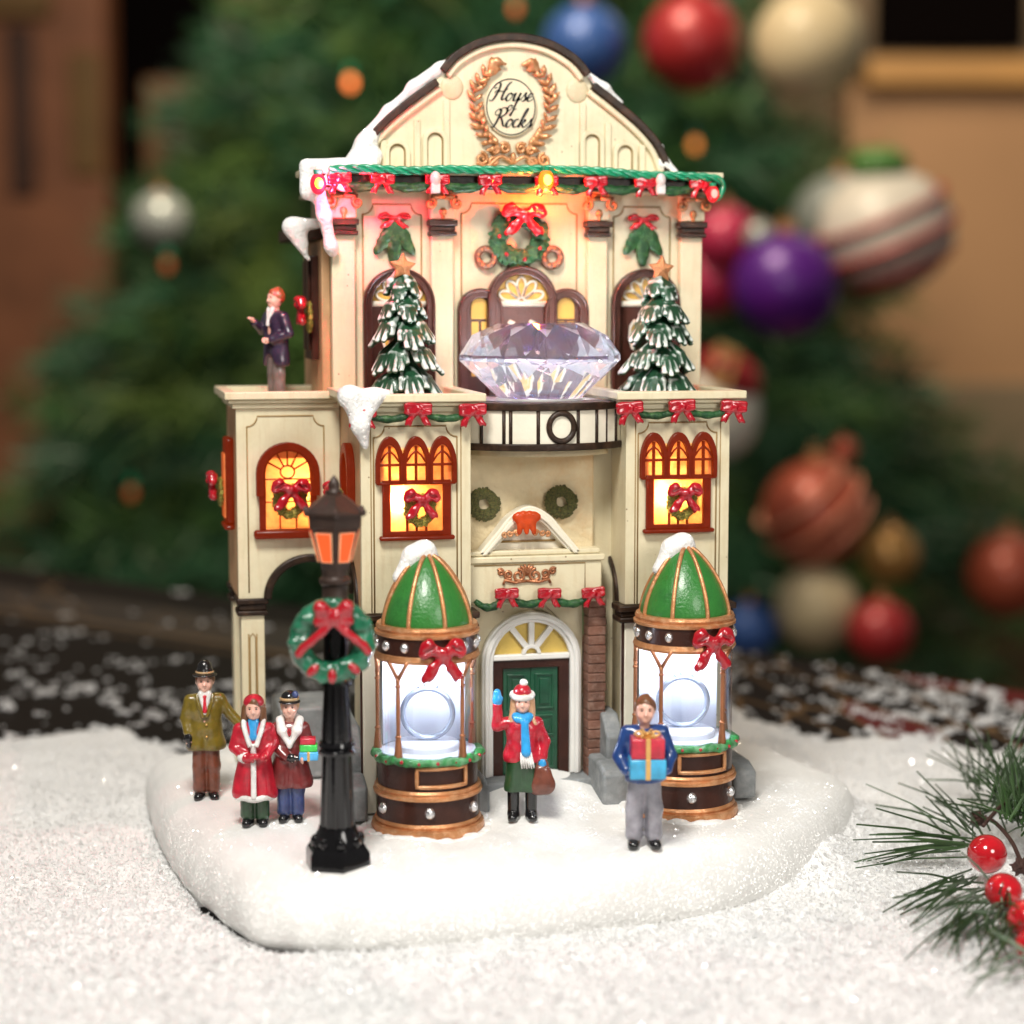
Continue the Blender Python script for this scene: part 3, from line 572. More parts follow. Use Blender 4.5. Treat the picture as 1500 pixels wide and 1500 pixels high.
F.ring(arch_pts(-3.05, .44, 3.98, 4.84, .42), arch_pts(-3.05, .345, 3.98, 4.84, .345), 2.09, 2.204, closed=False)
for a in (30, 62, 90, 118, 150):
    a = math.radians(a); F.tube([(-3.05+.11*math.cos(a), 2.17, 4.84+.11*math.sin(a)), (-3.05+.36*math.cos(a), 2.17, 4.84+.36*math.sin(a))], .014, 6)
F.tube([(-3.05+.11*math.cos(a), 2.17, 4.86+.10*math.sin(a)) for a in np.linspace(0, 2*math.pi, 16, endpoint=False)], .014, 6, True)
for z in (4.75, 4.40): F.tube([(-3.40, 2.17, z), (-2.70, 2.17, z)], .013, 6)
for x in (-3.17, -2.92): F.tube([(x, 2.17, 3.98), (x, 2.17, 4.42)], .013, 6)
w = F.build('wing_window', [FRAMEGLOW], BLD, bevel=.01)
MB().sheet(arch_pts(-3.05, .36, 3.98, 4.84, .36), 2.192).build('lit_pane', [PANE], w)
MB().box(-3.58, -2.52, 2.02, 2.203, 3.84, 3.975).build('window_sill', [FRAMEGLOW], w, bevel=.04)
point('window_lamp', (-2.80, 2.55, 4.60), 85, (1, .55, .24), .08)
window_wreath('window_wreath', (-3.03, 2.03, 4.42), .28, 0, 'golden green wreath with red bow in the arched wing window behind the lamp', 'wreaths in the lit windows')
MB().box(-3.95, -3.822, 2.72, 3.35, 4.0, 5.35).box(-3.99, -3.823, 2.66, 3.4, 3.92, 3.998).build('outer_window', [FRAMEGLOW], BLD, bevel=.04)
MB().box(-3.975, -3.951, 2.80, 3.25, 4.1, 5.1).build('lit_pane', [PANE], BLD)
window_wreath('window_wreath', (-4.02, 2.95, 4.50), .24, -math.pi/2, 'golden green wreath with red bow on the far left outer wall of the wing', 'wreaths in the lit windows')

window_wreath('window_wreath', (-2.60, 2.92, 7.22), .25, -math.pi/2, 'wreath with red bow on the brown shutters of the upper side wall', 'wreaths in the lit windows')

# centre bay between the towers
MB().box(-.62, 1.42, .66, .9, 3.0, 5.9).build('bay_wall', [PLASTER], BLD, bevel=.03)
MB().box(1.415, 1.76, .80, .88, 0, 5.95).build('bay_recess', [CREAM], BLD)
a0, a1 = math.radians(270-46.6), math.radians(270+46.6); DCX, DCY, DR = .56, 1.396, 1.596
MB().lathe([(DR-.5, 5.40), (DR, 5.40), (DR, 5.90), (DR-.5, 5.90)], (DCX, DCY), 40, 0, a0, a1).build('drum_wall', [IVORY], BLD)
for z0, z1 in ((5.30, 5.405), (5.885, 6.0)): MB().lathe([(DR-.5, z0), (DR+.045, z0), (DR+.05, (z0+z1)/2), (DR+.045, z1), (DR-.5, z1)], (DCX, DCY), 40, 0, a0, a1).build('drum_rim', [DARK], BLD, bevel=.015)
MB().prism([(DCX+(DR-.02)*math.cos(t), DCY+(DR-.02)*math.sin(t)) for t in np.linspace(a0, a1, 30)]+[(1.66, 2.2), (-.54, 2.2)], 5.93, 5.985, axis='z').build('drum_floor', [WHITE], BLD)
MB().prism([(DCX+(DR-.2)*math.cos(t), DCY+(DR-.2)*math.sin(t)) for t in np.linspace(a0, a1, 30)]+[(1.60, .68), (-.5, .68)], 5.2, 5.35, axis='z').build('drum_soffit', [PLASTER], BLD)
def onDrum(x, z, dr=.0):
    a = math.asin(max(-1, min(1, (x-DCX)/DR))); return (DCX+(DR+dr)*math.sin(a), DCY-(DR+dr)*math.cos(a), z)
for px in (704, 733, 749, 787, 846, 876, 885, 902):
    x = W(px, 620, -.12 if 740 < px < 880 else .2)[0]; wv = .028 if px != 885 else .016
    m = MB().tube([onDrum(x, z, .0) for z in (5.39, 5.6, 5.89)], wv, 8); m.build('drum_bar', [DARK], BLD, angle=180)
xr = W(822, 628, -.17)[0]
MB().tube([onDrum(xr+.19*math.cos(t), 5.645+.205*math.sin(t), .01) for t in np.linspace(0, 2*math.pi, 32, endpoint=False)], .045, 8, True).build('drum_ring', [DARK], BLD, angle=180)
# entrance block with gable
E = MB().box(-.58, 1.46, .34, .9, 2.98, 3.60); E.box(-.60, 1.50, .30, .9, 3.602, 3.70); E.box(-.59, 1.44, .36, .655, 3.702, 3.78); E.build('entrance_lintel', [CREAM], BLD, bevel=.02)
line([(-.5, 3.57), (1.2, 3.57), (1.2, 3.02)], .010, .337).build('panel_line', [WASH], BLD, angle=180)
ec = catmull([(-.44, 3.72), (-.16, 4.05), (.06, 4.30), (.36, 4.44), (.66, 4.30), (.88, 4.05), (1.16, 3.72)], 6)
ein = catmull([(-.26, 3.72), (-.02, 3.98), (.16, 4.17), (.36, 4.27), (.56, 4.17), (.74, 3.98), (.98, 3.72)], 6)
MB().ring(list(map(tuple, ec)), list(map(tuple, ein)), .36, .655, closed=False).ring([(x*.93+.025, (z-3.7)*.93+3.7) for x, z in ec], [(x*1.08-.03, (z-3.7)*1.08+3.7) for x, z in ein], .32, .359, closed=False).build('entrance_gable', [IVORY], BLD, bevel=.018)
MB().prism(list(map(tuple, ein)), .52, .654).build('tympanum', [IVORY], BLD)
line([(-.14, 3.90), (.78, 3.90)], .018, .51).build('panel_line', [WASH], BLD, angle=180)
# brick pier, arch wall, door
bk = MB(); z = .12; r = random.Random(3)
while z < 2.94:
    h = .145; e = r.uniform(-.012, .012); bk.box(1.285, 1.56+e, .44+e, .75, z, z+h-.014); z += h
bk.box(1.30, 1.545, .46, .74, .1, 2.96); bk.build('brick_pier', [BRICK], BLD, bevel=.012)
oc = arch_pts(.455, .775, .28, 2.03, .77); ic = arch_pts(.455, .60, .28, 2.03, .61)
MB().ring([(-.60, .28)]+[(-.60, 1.9+i*.135) for i in range(8)]+[(-.60+1.87*i/8, 2.98) for i in range(9)]+[(1.27, .28)], oc, .76, .85, closed=False).build('door_wall', [CREAM], BLD)
D = MB().ring(oc, ic, .64, .80, closed=False).ring(arch_pts(.455, .74, .28, 2.03, .735), arch_pts(.455, .66, .28, 2.03, .66), .60, .639, closed=False).box(-.14, 1.05, .66, .79, 2.06, 2.15)
dr = D.build('door', [WHITE], BLD, bevel=.018)
for a in (52, 90, 128):
    a = math.radians(a); d = np.array([math.cos(a), math.sin(a)]); q = np.array([-d[1], d[0]])*.045; c0 = np.array([.455, 2.16])
    MB().prism([tuple(c0+d*.10+q), tuple(c0+d*.60+q), tuple(c0+d*.60-q), tuple(c0+d*.10-q)], .66, .765).build('fanlight_bar', [WHITE], dr, bevel=.01)
MB().ring([(.455+.15*math.cos(t), 2.15+.15*math.sin(t)) for t in np.linspace(0, math.pi, 12)], [(.455+.09*math.cos(t), 2.15+.09*math.sin(t)) for t in np.linspace(0, math.pi, 12)], .655, .764, closed=False).build('fanlight_bar', [WHITE], dr, bevel=.01)
MB().prism([(.455+.605*math.cos(t), 2.15+.50*math.sin(t)) for t in np.linspace(0, math.pi, 24)], .74, .79).build('fanlight_pane', [YELLOW], dr)
MB().ring(rect(.455, .60, .28, 2.058), rect(.455, .435, .28, 1.93), .70, .80).build('door_frame', [BROWN], dr, bevel=.015)
for s in (-1, 1):
    c0 = .455+s*.215; L = MB().box(c0-.213, c0+.213, .745, .79, .28, 1.93)
    for z0, z1 in ((1.28, 1.84), (.86, 1.20), (.36, .78)):
        L.ring(rect(c0, .15, z0, z1), rect(c0, .115, z0+.035, z1-.035), .715, .744); L.box(c0-.075, c0+.075, .72, .744, z0+.08, z1-.08)
    L.build('door_leaf', [DOORGREEN], dr, bevel=.01)
MB().box(-.48, 1.34, .30, .9, .10, .275).build('doorstep', [STONE], BLD, bevel=.03)
# grey stone plinths flanking the towers
for cx in TC:
    for s in (-1, 1):
        e = cx+s*.80; a, b = sorted((e, e+s*.26))
        if (cx > 0) != (s > 0) and cx > 0 or (cx < 0 and s < 0): MB().prism([(0.05, .0), (.05, .95), (.35, 1.25), (1.7, 1.3), (1.7, 0)], a, b, axis='x').build('plinth', [STONE], BLD, bevel=.04)
        kk = {(-1, -1): (.40, 1), (-1, 1): (.20, .8), (1, -1): (.44, 1), (1, 1): (.36, .85)}[(-1 if cx < 0 else 1, s)]; a, b = sorted((e, e+s*kk[0])); MB().prism([(y_, z_*kk[1]) for y_, z_ in ((-.42, .0), (-.42, .50), (-.1, .62), (.6, .62), (.6, 0))], a, b, axis='x').build('plinth', [STONE], BLD, bevel=.05)
MB().box(-3.2, -2.3, 2.3, 3.6, 0, 1.12).build('wing_step', [STONE], BLD, bevel=.04)
# ------------------------------------------------------------------ snow base, table snow
BP = [(215, 1190), (240, 1262), (300, 1335), (360, 1379), (420, 1394), (520, 1394), (620, 1389), (750, 1380), (850, 1370), (1000, 1346), (1080, 1329), (1160, 1300), (1225, 1262), (1252, 1215)]
bpts = [G(x, y, -.93)[:2] for x, y in BP]+[np.array(q) for q in ((5.6, 2.2), (5.0, 4.6), (3.0, 6.0), (0, 6.3), (-3.2, 5.9), (-5.0, 4.9))]
bo = catmull(bpts, 10, True); BCEN = np.array([.3, .9])
def base_z(x, y):
    """height of the sculpted snow on the base"""
    m = .30*np.exp(-((x-.5)/1.5)**2)*np.clip((y+1.3)/2.0, 0, 1)
    m = m+.05*np.sin(1.7*x+.6)*np.sin(1.3*y+1)+.03*np.sin(3.1*x-1.1*y)-.03+.02*np.sin(5.3*x+2)*np.sin(4.7*y)
    return m
rows = [(.962, -1.03), (.975, -.97), (.992, -.90), (1.0, -.80), (1.0, -.62), (.994, -.44), (.980, -.28), (.957, -.15), (.928, -.07), (.89, -.025), (.84, -.008)]+[(t, 0) for t in np.linspace(.80, .02, 34)]
v = []
for i, (k, z) in enumerate(rows):
    for p in bo:
        q = BCEN+(p-BCEN)*k; wob = .012*math.sin(9*q[0]+3*z)+.012*math.sin(7*q[1]-5*z)
        zz_ = z+(float(base_z(q[0], q[1]))*min(1, max(0, (.93-k)/.2)) if k < .93 else 0); v.append((q[0]+wob*(k > .9), q[1]+wob*(k > .9), zz_))
nb = len(bo); v.append((BCEN[0], BCEN[1], float(base_z(*BCEN))))
f = [(i*nb+j, i*nb+(j+1) % nb, (i+1)*nb+(j+1) % nb, (i+1)*nb+j) for i in range(len(rows)-1) for j in range(nb)]
f += [((len(rows)-1)*nb+j, (len(rows)-1)*nb+(j+1) % nb, len(v)-1) for j in range(nb)]
SBASE = tag(put('snow_base', mesh_np('snow_base', v, f, [SNOW], angle=180)), 'rounded white snow covered base the miniature shop stands on', 'display base')

# ------------------------------------------------------------------ shop window kiosks
KC = [(-1.40, -.72), (2.43, -.72)]
KGLASS = glass_mat('clear_plastic', (.93, .955, 1.0)); SILVER = M('silver_plastic', (.42, .48, .60), .16, metal=.35, var=.05, bump=.1, coat=.5)
WHITEPL = M('white_plastic', (.74, .78, .87), .3, var=.02, bump=.03); LED = lamp_mat('white_led', (.85, .92, 1.0), 30)
GARL = M('holly_green', (.03, .22, .06), .4, var=.5, scale=9, bump=.6, bscale=24, tint=(.40, .55, .42), tamt=.5, tscale=7)
def kiosk():
    t = root('display_kiosk', 'round glass kiosk with green dome standing before the left tower', 'display kiosk', (0, 0, 0), 'glass kiosks with green domes')
    def B(mb, name, mat, p=t, **k): return mb.build(name, [mat], p, local=True, **k)
    B(MB().lathe([(0, -.1), (.70, -.1), (.70, .12), (.735, .13), (.72, .30), (.72, .48), (0, .48)], n=64), 'base_drum', BROWN)
    B(MB().lathe([(.70, -.12), (.79, -.1), (.815, -.03), (.80, .04), (.745, .055), (.765, .09), (.745, .13), (.70, .13)], n=64), 'gold_ring', GOLD)
    B(MB().lathe([(.70, .46), (.775, .47), (.785, .51), (.75, .535), (.765, .57), (.74, .60), (.70, .60)], n=64), 'gold_ring', GOLD)
    B(MB().lathe([(0, .59), (.715, .59), (.715, .97), (0, .97)], n=64), 'upper_drum', BROWN)
    pl = MB(); a0, a1 = math.radians(-22), math.radians(36)
    fr = [(a, z) for a in (a0,) for z in (.66, .9)]; path = []
    for z in np.linspace(.67, .93, 6): path.append((a0, z))
    for a in np.linspace(a0, a1, 14)[1:]: path.append((a, .93))
    for z in np.linspace(.93, .67, 6)[1:]: path.append((a1, z))
    for a in np.linspace(a1, a0, 14)[1:-1]: path.append((a, .67))
    B(pl.tube([(.735*math.sin(a), -.735*math.cos(a), z) for a, z in path], .032, 8, True), 'plaque_frame', GOLD, angle=180)
    g = Blob((-.9, -.9, .85), (.9, .9, 1.2), .03)
    for a in np.linspace(0, 2*math.pi, 44, endpoint=False):
        r = RNG.uniform(-.02, .02); g.ell((.745*math.sin(a), -.745*math.cos(a), 1.02+r), (.085, .085, .06), .03)
    g.noise(.012, 22, 3); go = put('holly_garland', g.mesh('holly_garland', [GARL]), t, local=True)
    for a in np.linspace(-1.3, 1.3, 9): B(MB().ell((.80*math.sin(a), -.80*math.cos(a), 1.02+.02*math.sin(9*a)), (.03, .03, .028), nu=8, nv=6), 'berry', RED, go, angle=180)
    B(MB().lathe([(0, 1.0), (.69, 1.0), (.69, 1.07), (0, 1.07)], n=48).lathe([(.0, 1.07), (.46, 1.07), (.46, 1.14), (.44, 1.16), (0, 1.16)], n=48), 'white_floor', WHITEPL)
    B(MB().lathe([(.69, 1.06), (.705, 1.06), (.705, 2.46), (.69, 2.46)], n=64), 'glass_wall', KGLASS)
    B(MB().lathe([(.645, 1.07), (.665, 1.07), (.665, 2.46), (.645, 2.46)], n=24, a0=math.radians(25), a1=math.radians(155)), 'back_reflector', WHITEPL)  # white reflector added at the back to keep the inside bright
    for a in (-45, 33, 105, 255):
        r = math.radians(a); x, y = .715*math.sin(r), -.715*math.cos(r); tx, ty = math.cos(r), math.sin(r); P = MB()
        P.tube([(x, y, 1.03), (x, y, 1.10), (x, y, 1.30), (x, y, 1.36), (x, y, 1.8), (x, y, 2.12), (x, y, 2.20)], [.065, .06, .04, .028, .030, .028, .036], 8)
        for s in (-1, 1): P.tube([(x, y, 2.17), (x+tx*s*.10, y+ty*s*.10, 2.33), (x+tx*s*.17, y+ty*s*.17, 2.44)], [.03, .026, .03], 8)
        P.ell((x, y, 1.36), (.045, .045, .03), nu=10, nv=6).ell((x, y, 2.08), (.042, .042, .03), nu=10, nv=6); B(P, 'copper_post', COPPER, angle=180)
    B(MB().lathe([(0, 2.47), (.71, 2.47), (.71, 2.78), (0, 2.78)], n=64), 'studded_band', BROWN)
    for q in ([(.69, 2.40), (.73, 2.40), (.755, 2.44), (.735, 2.50), (.70, 2.51)], [(.70, 2.74), (.745, 2.76), (.75, 2.80), (.71, 2.82), (.73, 2.86), (.715, 2.90), (.62, 2.91)]): B(MB().lathe(q, n=64), 'gold_ring', GOLD)
    for a in (-118, -88, -63, -36, 36, 61, 88, 118):
        r = math.radians(a); B(MB().ell((.715*math.sin(r), -.715*math.cos(r), 2.63), (.062, .062, .075), nu=12, nv=8), 'crystal_stud', CRYSTALSTUD, angle=25)
    for a in (-68, -8, 50):
        r = math.radians(a); B(MB().ell((.735*math.sin(r), -.735*math.cos(r), .30), (.075, .075, .085), nu=10, nv=7), 'crystal_stud', CRYSTALSTUD, angle=20)
    dp = [(.645, 2.88), (.65, 2.94), (.615, 3.10), (.545, 3.28), (.445, 3.46), (.325, 3.63), (.19, 3.77), (.065, 3.85), (0, 3.865)]
    pr = catmull(dp, 5); do = B(MB().lathe([tuple(q) for q in pr], n=64), 'dome', DOME, angle=180)
    for k in range(8):
        a = math.radians(12+k*45); B(MB().tube([((r+.012)*math.sin(a), -(r+.012)*math.cos(a), z+.005) for r, z in pr[:-1]], .032, 8), 'dome_rib', GOLD, do, angle=180)
    c = Blob((-.75, -.6, 3.0), (.6, .75, 4.2), .03); dz_ = -.15
    c.cap((-.02, .06, 3.90), (-.20, .04, 3.84), .14, .13, .1); c.cap((-.20, .04, 3.84), (-.39, .02, 3.54), .13, .10, .1); c.cap((-.02, .08, 3.90), (.24, .14, 3.70), .13, .06, .1); c.cap((0, .12, 3.88), (0, .4, 3.45), .13, .12, .1)
    c.noise(.02, 9, 5); put('snow_cap', c.mesh('snow_cap', [CAPSNOW]), t, local=True)
    B(MB().lathe([(0, 2.30), (.10, 2.31), (.13, 2.36), (.12, 2.46), (0, 2.46)], n=20), 'led_lamp', LED)
    return t
def copy_tree(o, parent=None):
    c = o.copy(); link(c); c.parent = parent
    for ch in list(o.children): copy_tree(ch, c)
    return c
K1 = kiosk(); K1.location = (*KC[0], 0.05); K2 = copy_tree(K1); K2.location = (*KC[1], 0.05)
K2['label'] = 'round glass kiosk with green dome behind the man holding gift boxes'
RINGM = MB()
for cc, lb in zip(KC, ('large clear jewel ring standing inside the left glass kiosk', 'large clear jewel ring standing inside the right glass kiosk')):
    t = root('jewel_ring', lb, 'ring', (cc[0]+.02, cc[1]+.10, 1.20), 'rings displayed in the kiosks', -.2)
    MB().tube([(.36*math.cos(a), 0, .40+.36*math.sin(a)) for a in np.linspace(0, 2*math.pi, 40, endpoint=False)], .040, 10, True, flat=1.6).build('ring_band', [SILVER], t, local=True, angle=180)
    g = MB()
    for x in (-.10, 0, .10): g.ell((x, 0, .80-.02*(x != 0)), (.055, .055, .05), nu=7, nv=5)
    g.build('ring_stone', [SILVER], t, local=True, angle=20)
    point('kiosk_lamp', (cc[0]+.02, cc[1]-.05, 2.24), 42, (.80, .88, 1.0), .06)
    bx_ = .07 if cc[0] < 0 else .17
    b = root('ribbon_bow', lb.replace('large clear jewel ring standing inside', 'red ribbon bow on the studded band of').replace('left glass kiosk', 'left kiosk').replace('right glass kiosk', 'right kiosk'), 'bow', (cc[0]+bx_, cc[1]-.76, 2.60), 'bows on the kiosks', bx_*1.2)
    put('ribbon', BOW, b, (0, -.04, 0), (.66, .52, .72), local=True)

# ------------------------------------------------------------------ crystal
cr = MB(); n = 24; NC = 12; cx, cy = .62, .86
def circ(r, z, off, n=n): return [(r*math.cos(2*math.pi*(i+off)/n), r*math.sin(2*math.pi*(i+off)/n), z) for i in range(n)]
L0 = circ(.66, .52, 0, NC); L1 = circ(1.02, .34, .5, NC); L2 = circ(1.215, .055, 0); L3 = circ(1.215, -.03, 0); L4 = circ(.90, -.33, .5); L5 = circ(.55, -.66, .5)
v = L0+L1+L2+L3+L4+L5; f = [list(range(NC))]
for i in range(NC):
    j = (i+1) % NC; f += [(i, NC+i, j)]
    a = n+2*i; b = n+(2*i+1) % n; c = n+(2*i+2) % n
    f += [(i, NC+(i-1) % NC, a, NC+i), (NC+i, a, b), (NC+i, b, c)]
for i in range(n):
    j = (i+1) % n; f += [(n+i, 2*n+i, 2*n+j, n+j), (2*n+i, 3*n+i, 2*n+j), (3*n+i, 3*n+j, 2*n+j), (3*n+i, 4*n+i, 4*n+j, 3*n+j)]
f.append([4*n+i for i in range(n)][::-1])
v = [(x*(1+.012*math.sin(37*x+11*y)), y*(1+.012*math.sin(23*y+5*x)), z+.012*math.sin(19*x+29*y)) for x, y, z in v]
CRY = bpy.data.materials.new('crystal'); CRY.use_nodes = True; b = CRY.node_tree.nodes['Principled BSDF']
b.inputs['Base Color'].default_value = (.93, .92, 1.0, 1); b.inputs['Roughness'].default_value = 0.02; b.inputs['IOR'].default_value = 1.55; b.inputs['Transmission Weight'].default_value = .965
b.inputs['Thin Film Thickness'].default_value = 430; b.inputs['Thin Film IOR'].default_value = 1.85
nn = CRY.node_tree.nodes.new('ShaderNodeTexNoise'); nn.inputs['Scale'].default_value = 5; rr = CRY.node_tree.nodes.new('ShaderNodeMapRange'); rr.inputs[3].default_value = 330; rr.inputs[4].default_value = 620
CRY.node_tree.links.new(nn.outputs['Fac'], rr.inputs[0]); CRY.node_tree.links.new(rr.outputs[0], b.inputs['Thin Film Thickness'])
crm = MB().add(v, f); co = crm.build('crystal', [CRY], angle=1); co.location = (cx, cy, 6.62); co.rotation_euler = (0, 0, .12)
tag(co, 'huge clear faceted crystal diamond resting on the round white balcony', 'crystal')
area('crystal_lamp', (cx, cy-.1, 6.004), (cx, cy, 8),   .75, 420, (.90, .92, 1.0))
MB().lathe([(0, 5.992), (.57, 5.992), (.57, 5.998), (0, 5.998)], (cx, cy), 32).build('glitter_bed', [M('copper_bed', (.62, .16, .07), .35, metal=.4, var=.5, scale=18, bump=.8, bscale=40)], BLD)
MB_ = MB().lathe([(.58, 5.95), (.66, 5.95), (.66, 6.03), (.58, 6.03)], (cx, cy), 32).build('crystal_collar', [WHITE], BLD)

# ------------------------------------------------------------------ little snowy pines in the tower tops
def pine(seed, loc, label, lean=0.0):
    r = np.random.default_rng(seed); t = root('snowy_pine', label, 'tree', loc, 'small pines on the tower roofs')
    B = Blob((-.85, -.85, -.1), (.85, .85, 2.15), .0185); B.cap((0, 0, .1), (0, 0, 1.86), .26, .05, .05)
    tiers = [(1.56, .24, 5, .36), (1.24, .37, 6, .40), (.88, .46, 6, .44), (.46, .54, 7, .48), (.07, .61, 8, .50)]
    for zb, R, nb_, hh in tiers:
        ph = r.uniform(0, 6.28)
        for i in range(nb_):
            a = ph+6.283*(i+r.uniform(-.16, .16))/nb_; Rk = R*r.uniform(.88, 1.14); dz = r.uniform(-.06, .06)
            for k in range(-2, 3):
                ak = a+k*.17*(6.5/nb_)*r.uniform(.85, 1.15); at = a+k*.20*(6.5/nb_); q = 1-.055*k*k; up = zb+dz+hh
                p0 = V_(Rk*.10*math.cos(a), Rk*.10*math.sin(a), up); p1 = V_(Rk*.62*math.cos(ak), Rk*.62*math.sin(ak), zb+dz+hh*.52); p2 = V_(Rk*q*math.cos(at), Rk*q*math.sin(at), zb+dz+.03*k*k+r.uniform(-.02, .03))
                B.cap(p0, p1, .05, .066, .02); B.cap(p1, p2, .066, .044, .02)
    B.noise(.006, 20, seed); me = B.mesh('foliage', [PINEM], smooth=1)
    n = len(me.vertices); co = np.empty(n*3); me.vertices.foreach_get('co', co); co = co.reshape(-1, 3); no = np.empty(n*3); me.vertex_normals.foreach_get('vector', no); no = no.reshape(-1, 3)
    e = np.empty(len(me.edges)*2, int); me.edges.foreach_get('vertices', e); e = e.reshape(-1, 2); mean = np.zeros_like(co); ct = np.zeros(n)
    for x, y in ((0, 1), (1, 0)): np.add.at(mean, e[:, x], co[e[:, y]]); np.add.at(ct, e[:, x], 1)
    cur = ((co-mean/ct[:, None])*no).sum(1)
    for _ in range(2):
        acc = np.zeros(n)
        for x, y in ((0, 1), (1, 0)): np.add.at(acc, e[:, x], cur[e[:, y]])
        cur = .4*cur+.6*acc/ct
    rad = np.hypot(co[:, 0], co[:, 1]); at = np.clip((cur-.0001)/.0012, 0, 1)*np.clip((no[:, 2]+.35)/.3, 0, 1)*np.clip((rad-.10)/.10+(co[:, 2] > 1.5), 0, 1)
    ca = me.attributes.new('snow', 'FLOAT', 'POINT'); ca.data.foreach_set('value', at.astype(np.float32))
    put('foliage', me, t, local=True, rot=(0, lean, 0))
    MB().lathe([(0, -.2), (.10, -.2), (.09, .6), (0, .6)], n=12).build('trunk', [DARK], t, local=True)
    st = []
    for i in range(10):
        a = math.pi/2+i*math.pi/5; q = .22 if i % 2 == 0 else .115; st.append((q*math.cos(a), q*math.sin(a)))
    s = MB().add([(x*.95, -.06, z) for x, z in st]+[(0, -.12, 0), (0, .08, 0)]+[(x*.95, .02, z) for x, z in st], [(i, (i+1) % 10, 10) for i in range(10)]+[(12+(i+1) % 10, 12+i, 11) for i in range(10)]+[(i, 12+i, 12+(i+1) % 10, (i+1) % 10) for i in range(10)]).build('star', [STARM], t, local=True, bevel=.015)
    s.location = (lean*1.9, -.05, 2.02); s.rotation_euler = (0, .06, 0); return t
V_ = lambda *a: np.array(a, float)
PINEM = M('pine_paint', (.010, .052, .022), .4, var=.4, bump=.25, coat=.3); STARM = M('copper_glitter', (.62, .27, .12), .35, metal=.5, var=.25, scale=14, bump=.7, bscale=50)
_nt = PINEM.node_tree; _b = _nt.nodes['Principled BSDF']; _a = _nt.nodes.new('ShaderNodeAttribute'); _a.attribute_name = 'snow'
_n = _nt.nodes.new('ShaderNodeTexNoise'); _n.inputs['Scale'].default_value = 9; _mm = _nt.nodes.new('ShaderNodeMath'); _mm.operation = 'MULTIPLY_ADD'; _mm.inputs[1].default_value = 1.15
_m2 = _nt.nodes.new('ShaderNodeMath'); _m2.operation = 'SUBTRACT'; _m2.inputs[1].default_value = .82; _nt.links.new(_n.outputs['Fac'], _m2.inputs[0])
_nt.links.new(_a.outputs['Fac'], _mm.inputs[0]); _nt.links.new(_m2.outputs[0], _mm.inputs[2]); _mm.use_clamp = True
_mx = _nt.nodes.new('ShaderNodeMix'); _mx.data_type = 'RGBA'; _src = _b.inputs['Base Color'].links[0].from_socket; _nt.links.new(_src, _mx.inputs[6]); _mx.inputs[7].default_value = (.78, .84, .80, 1)
_nt.links.new(_mm.outputs[0], _mx.inputs[0]); _nt.links.new(_mx.outputs[2], _b.inputs['Base Color'])
pine(2, (-1.40, 1.05, 5.95), 'small snow tipped pine with copper star on the left tower', -.02)
pine(5, (2.56, 1.05, 5.93), 'small snow tipped pine with copper star on the right tower', -.005)

# ------------------------------------------------------------------ garlands, wreaths, medallion
def swag(parent, p0, p1, drop, r=.045):
    p0, p1 = np.array(p0), np.array(p1); q = [p0+(p1-p0)*t+np.array([0, -.02, -drop*4*t*(1-t)]) for t in np.linspace(0, 1, 14)]
    rr = [r*(.75+.5*math.sin(math.pi*t))*(1+.12*math.sin(23*t+p0[0])) for t in np.linspace(0, 1, 14)]
    MB().tube(q, rr, 9).build('swag', [GREEN], parent, angle=180)
def garland(name, label, pts, drop, bw, loc, r=.045, shape=None, skip=0):
    t = root('garland', label, 'garland', loc, 'bow garlands on the facade')
    for a, b in zip(pts[:-1], pts[1:]): swag(t, a, b, drop, r)
    for i, p in enumerate(pts[skip:]): put('bow', shape or SQBOW, t, np.array(p)+np.array([0, -.06, -.01]), (bw, bw*.8, bw*.92), (0, RNG.uniform(-.08, .08), 0))
    return t
for cx, lb in zip(TC, ('green swag garland with three red bows under the left tower parapet', 'green swag garland with three red bows under the right tower parapet')):
    garland('g', lb, [(cx-.80, -.12, 5.88), (cx+.0, -.12, 5.90), (cx+.80, -.12, 5.88)], .10, .44, (cx, -.1, 5.8))
garland('g', 'green swag garland with red bows above the front door arch', [(-.50, .28, 3.06), (-.03, .28, 3.13), (.62, .28, 3.11), (1.30, .28, 3.10)], .14, .39, (.4, .3, 3.0), .05, None, 1)
xs = [W(p, 265, 1.72)[0] for p in (497, 560, 640, 717, 800, 872, 945, 1025)]
garland('g', 'long swag garland with red bows along the dark roof cornice', [(x, 1.74, 9.27) for x in xs], .10, .40, (.6, 1.75, 9.2), .06)
def hang(name, mesh, loc, r, label, group, bow=False, depth=.8, berries=0):
    t = root(name, label, 'wreath', loc, group); put('leaf_ring', mesh, t, scale=(r, r*depth, r), local=True)
    for i in range(berries):
        a = i*6.283/berries+.4; MB().ell((r*.72*math.cos(a), -r*.25, r*.72*math.sin(a)), (.035,)*3, nu=8, nv=6).build('berry', [RED], t, local=True, angle=180)
    if bow: put('bow', BOW, t, (0.04, -.16, r*.70), (r*1.45, r*.9, r*1.25), local=True)
    return t
hang('facade_wreath', WR_GREEN, (.60, 2.14, 8.45), .48, 'round green wreath with big red bow under the orange bulb', 'wreaths', True, .5, 7)
for p, lb in ((( -.30, .58, 4.46), 'olive green wreath left of the entrance gable'), ((.89, .58, 4.47), 'olive green wreath right of the entrance gable')): hang('bay_wreath', WR_OLIVE, p, .25, lb, 'olive wreaths above the entrance', False, .5)
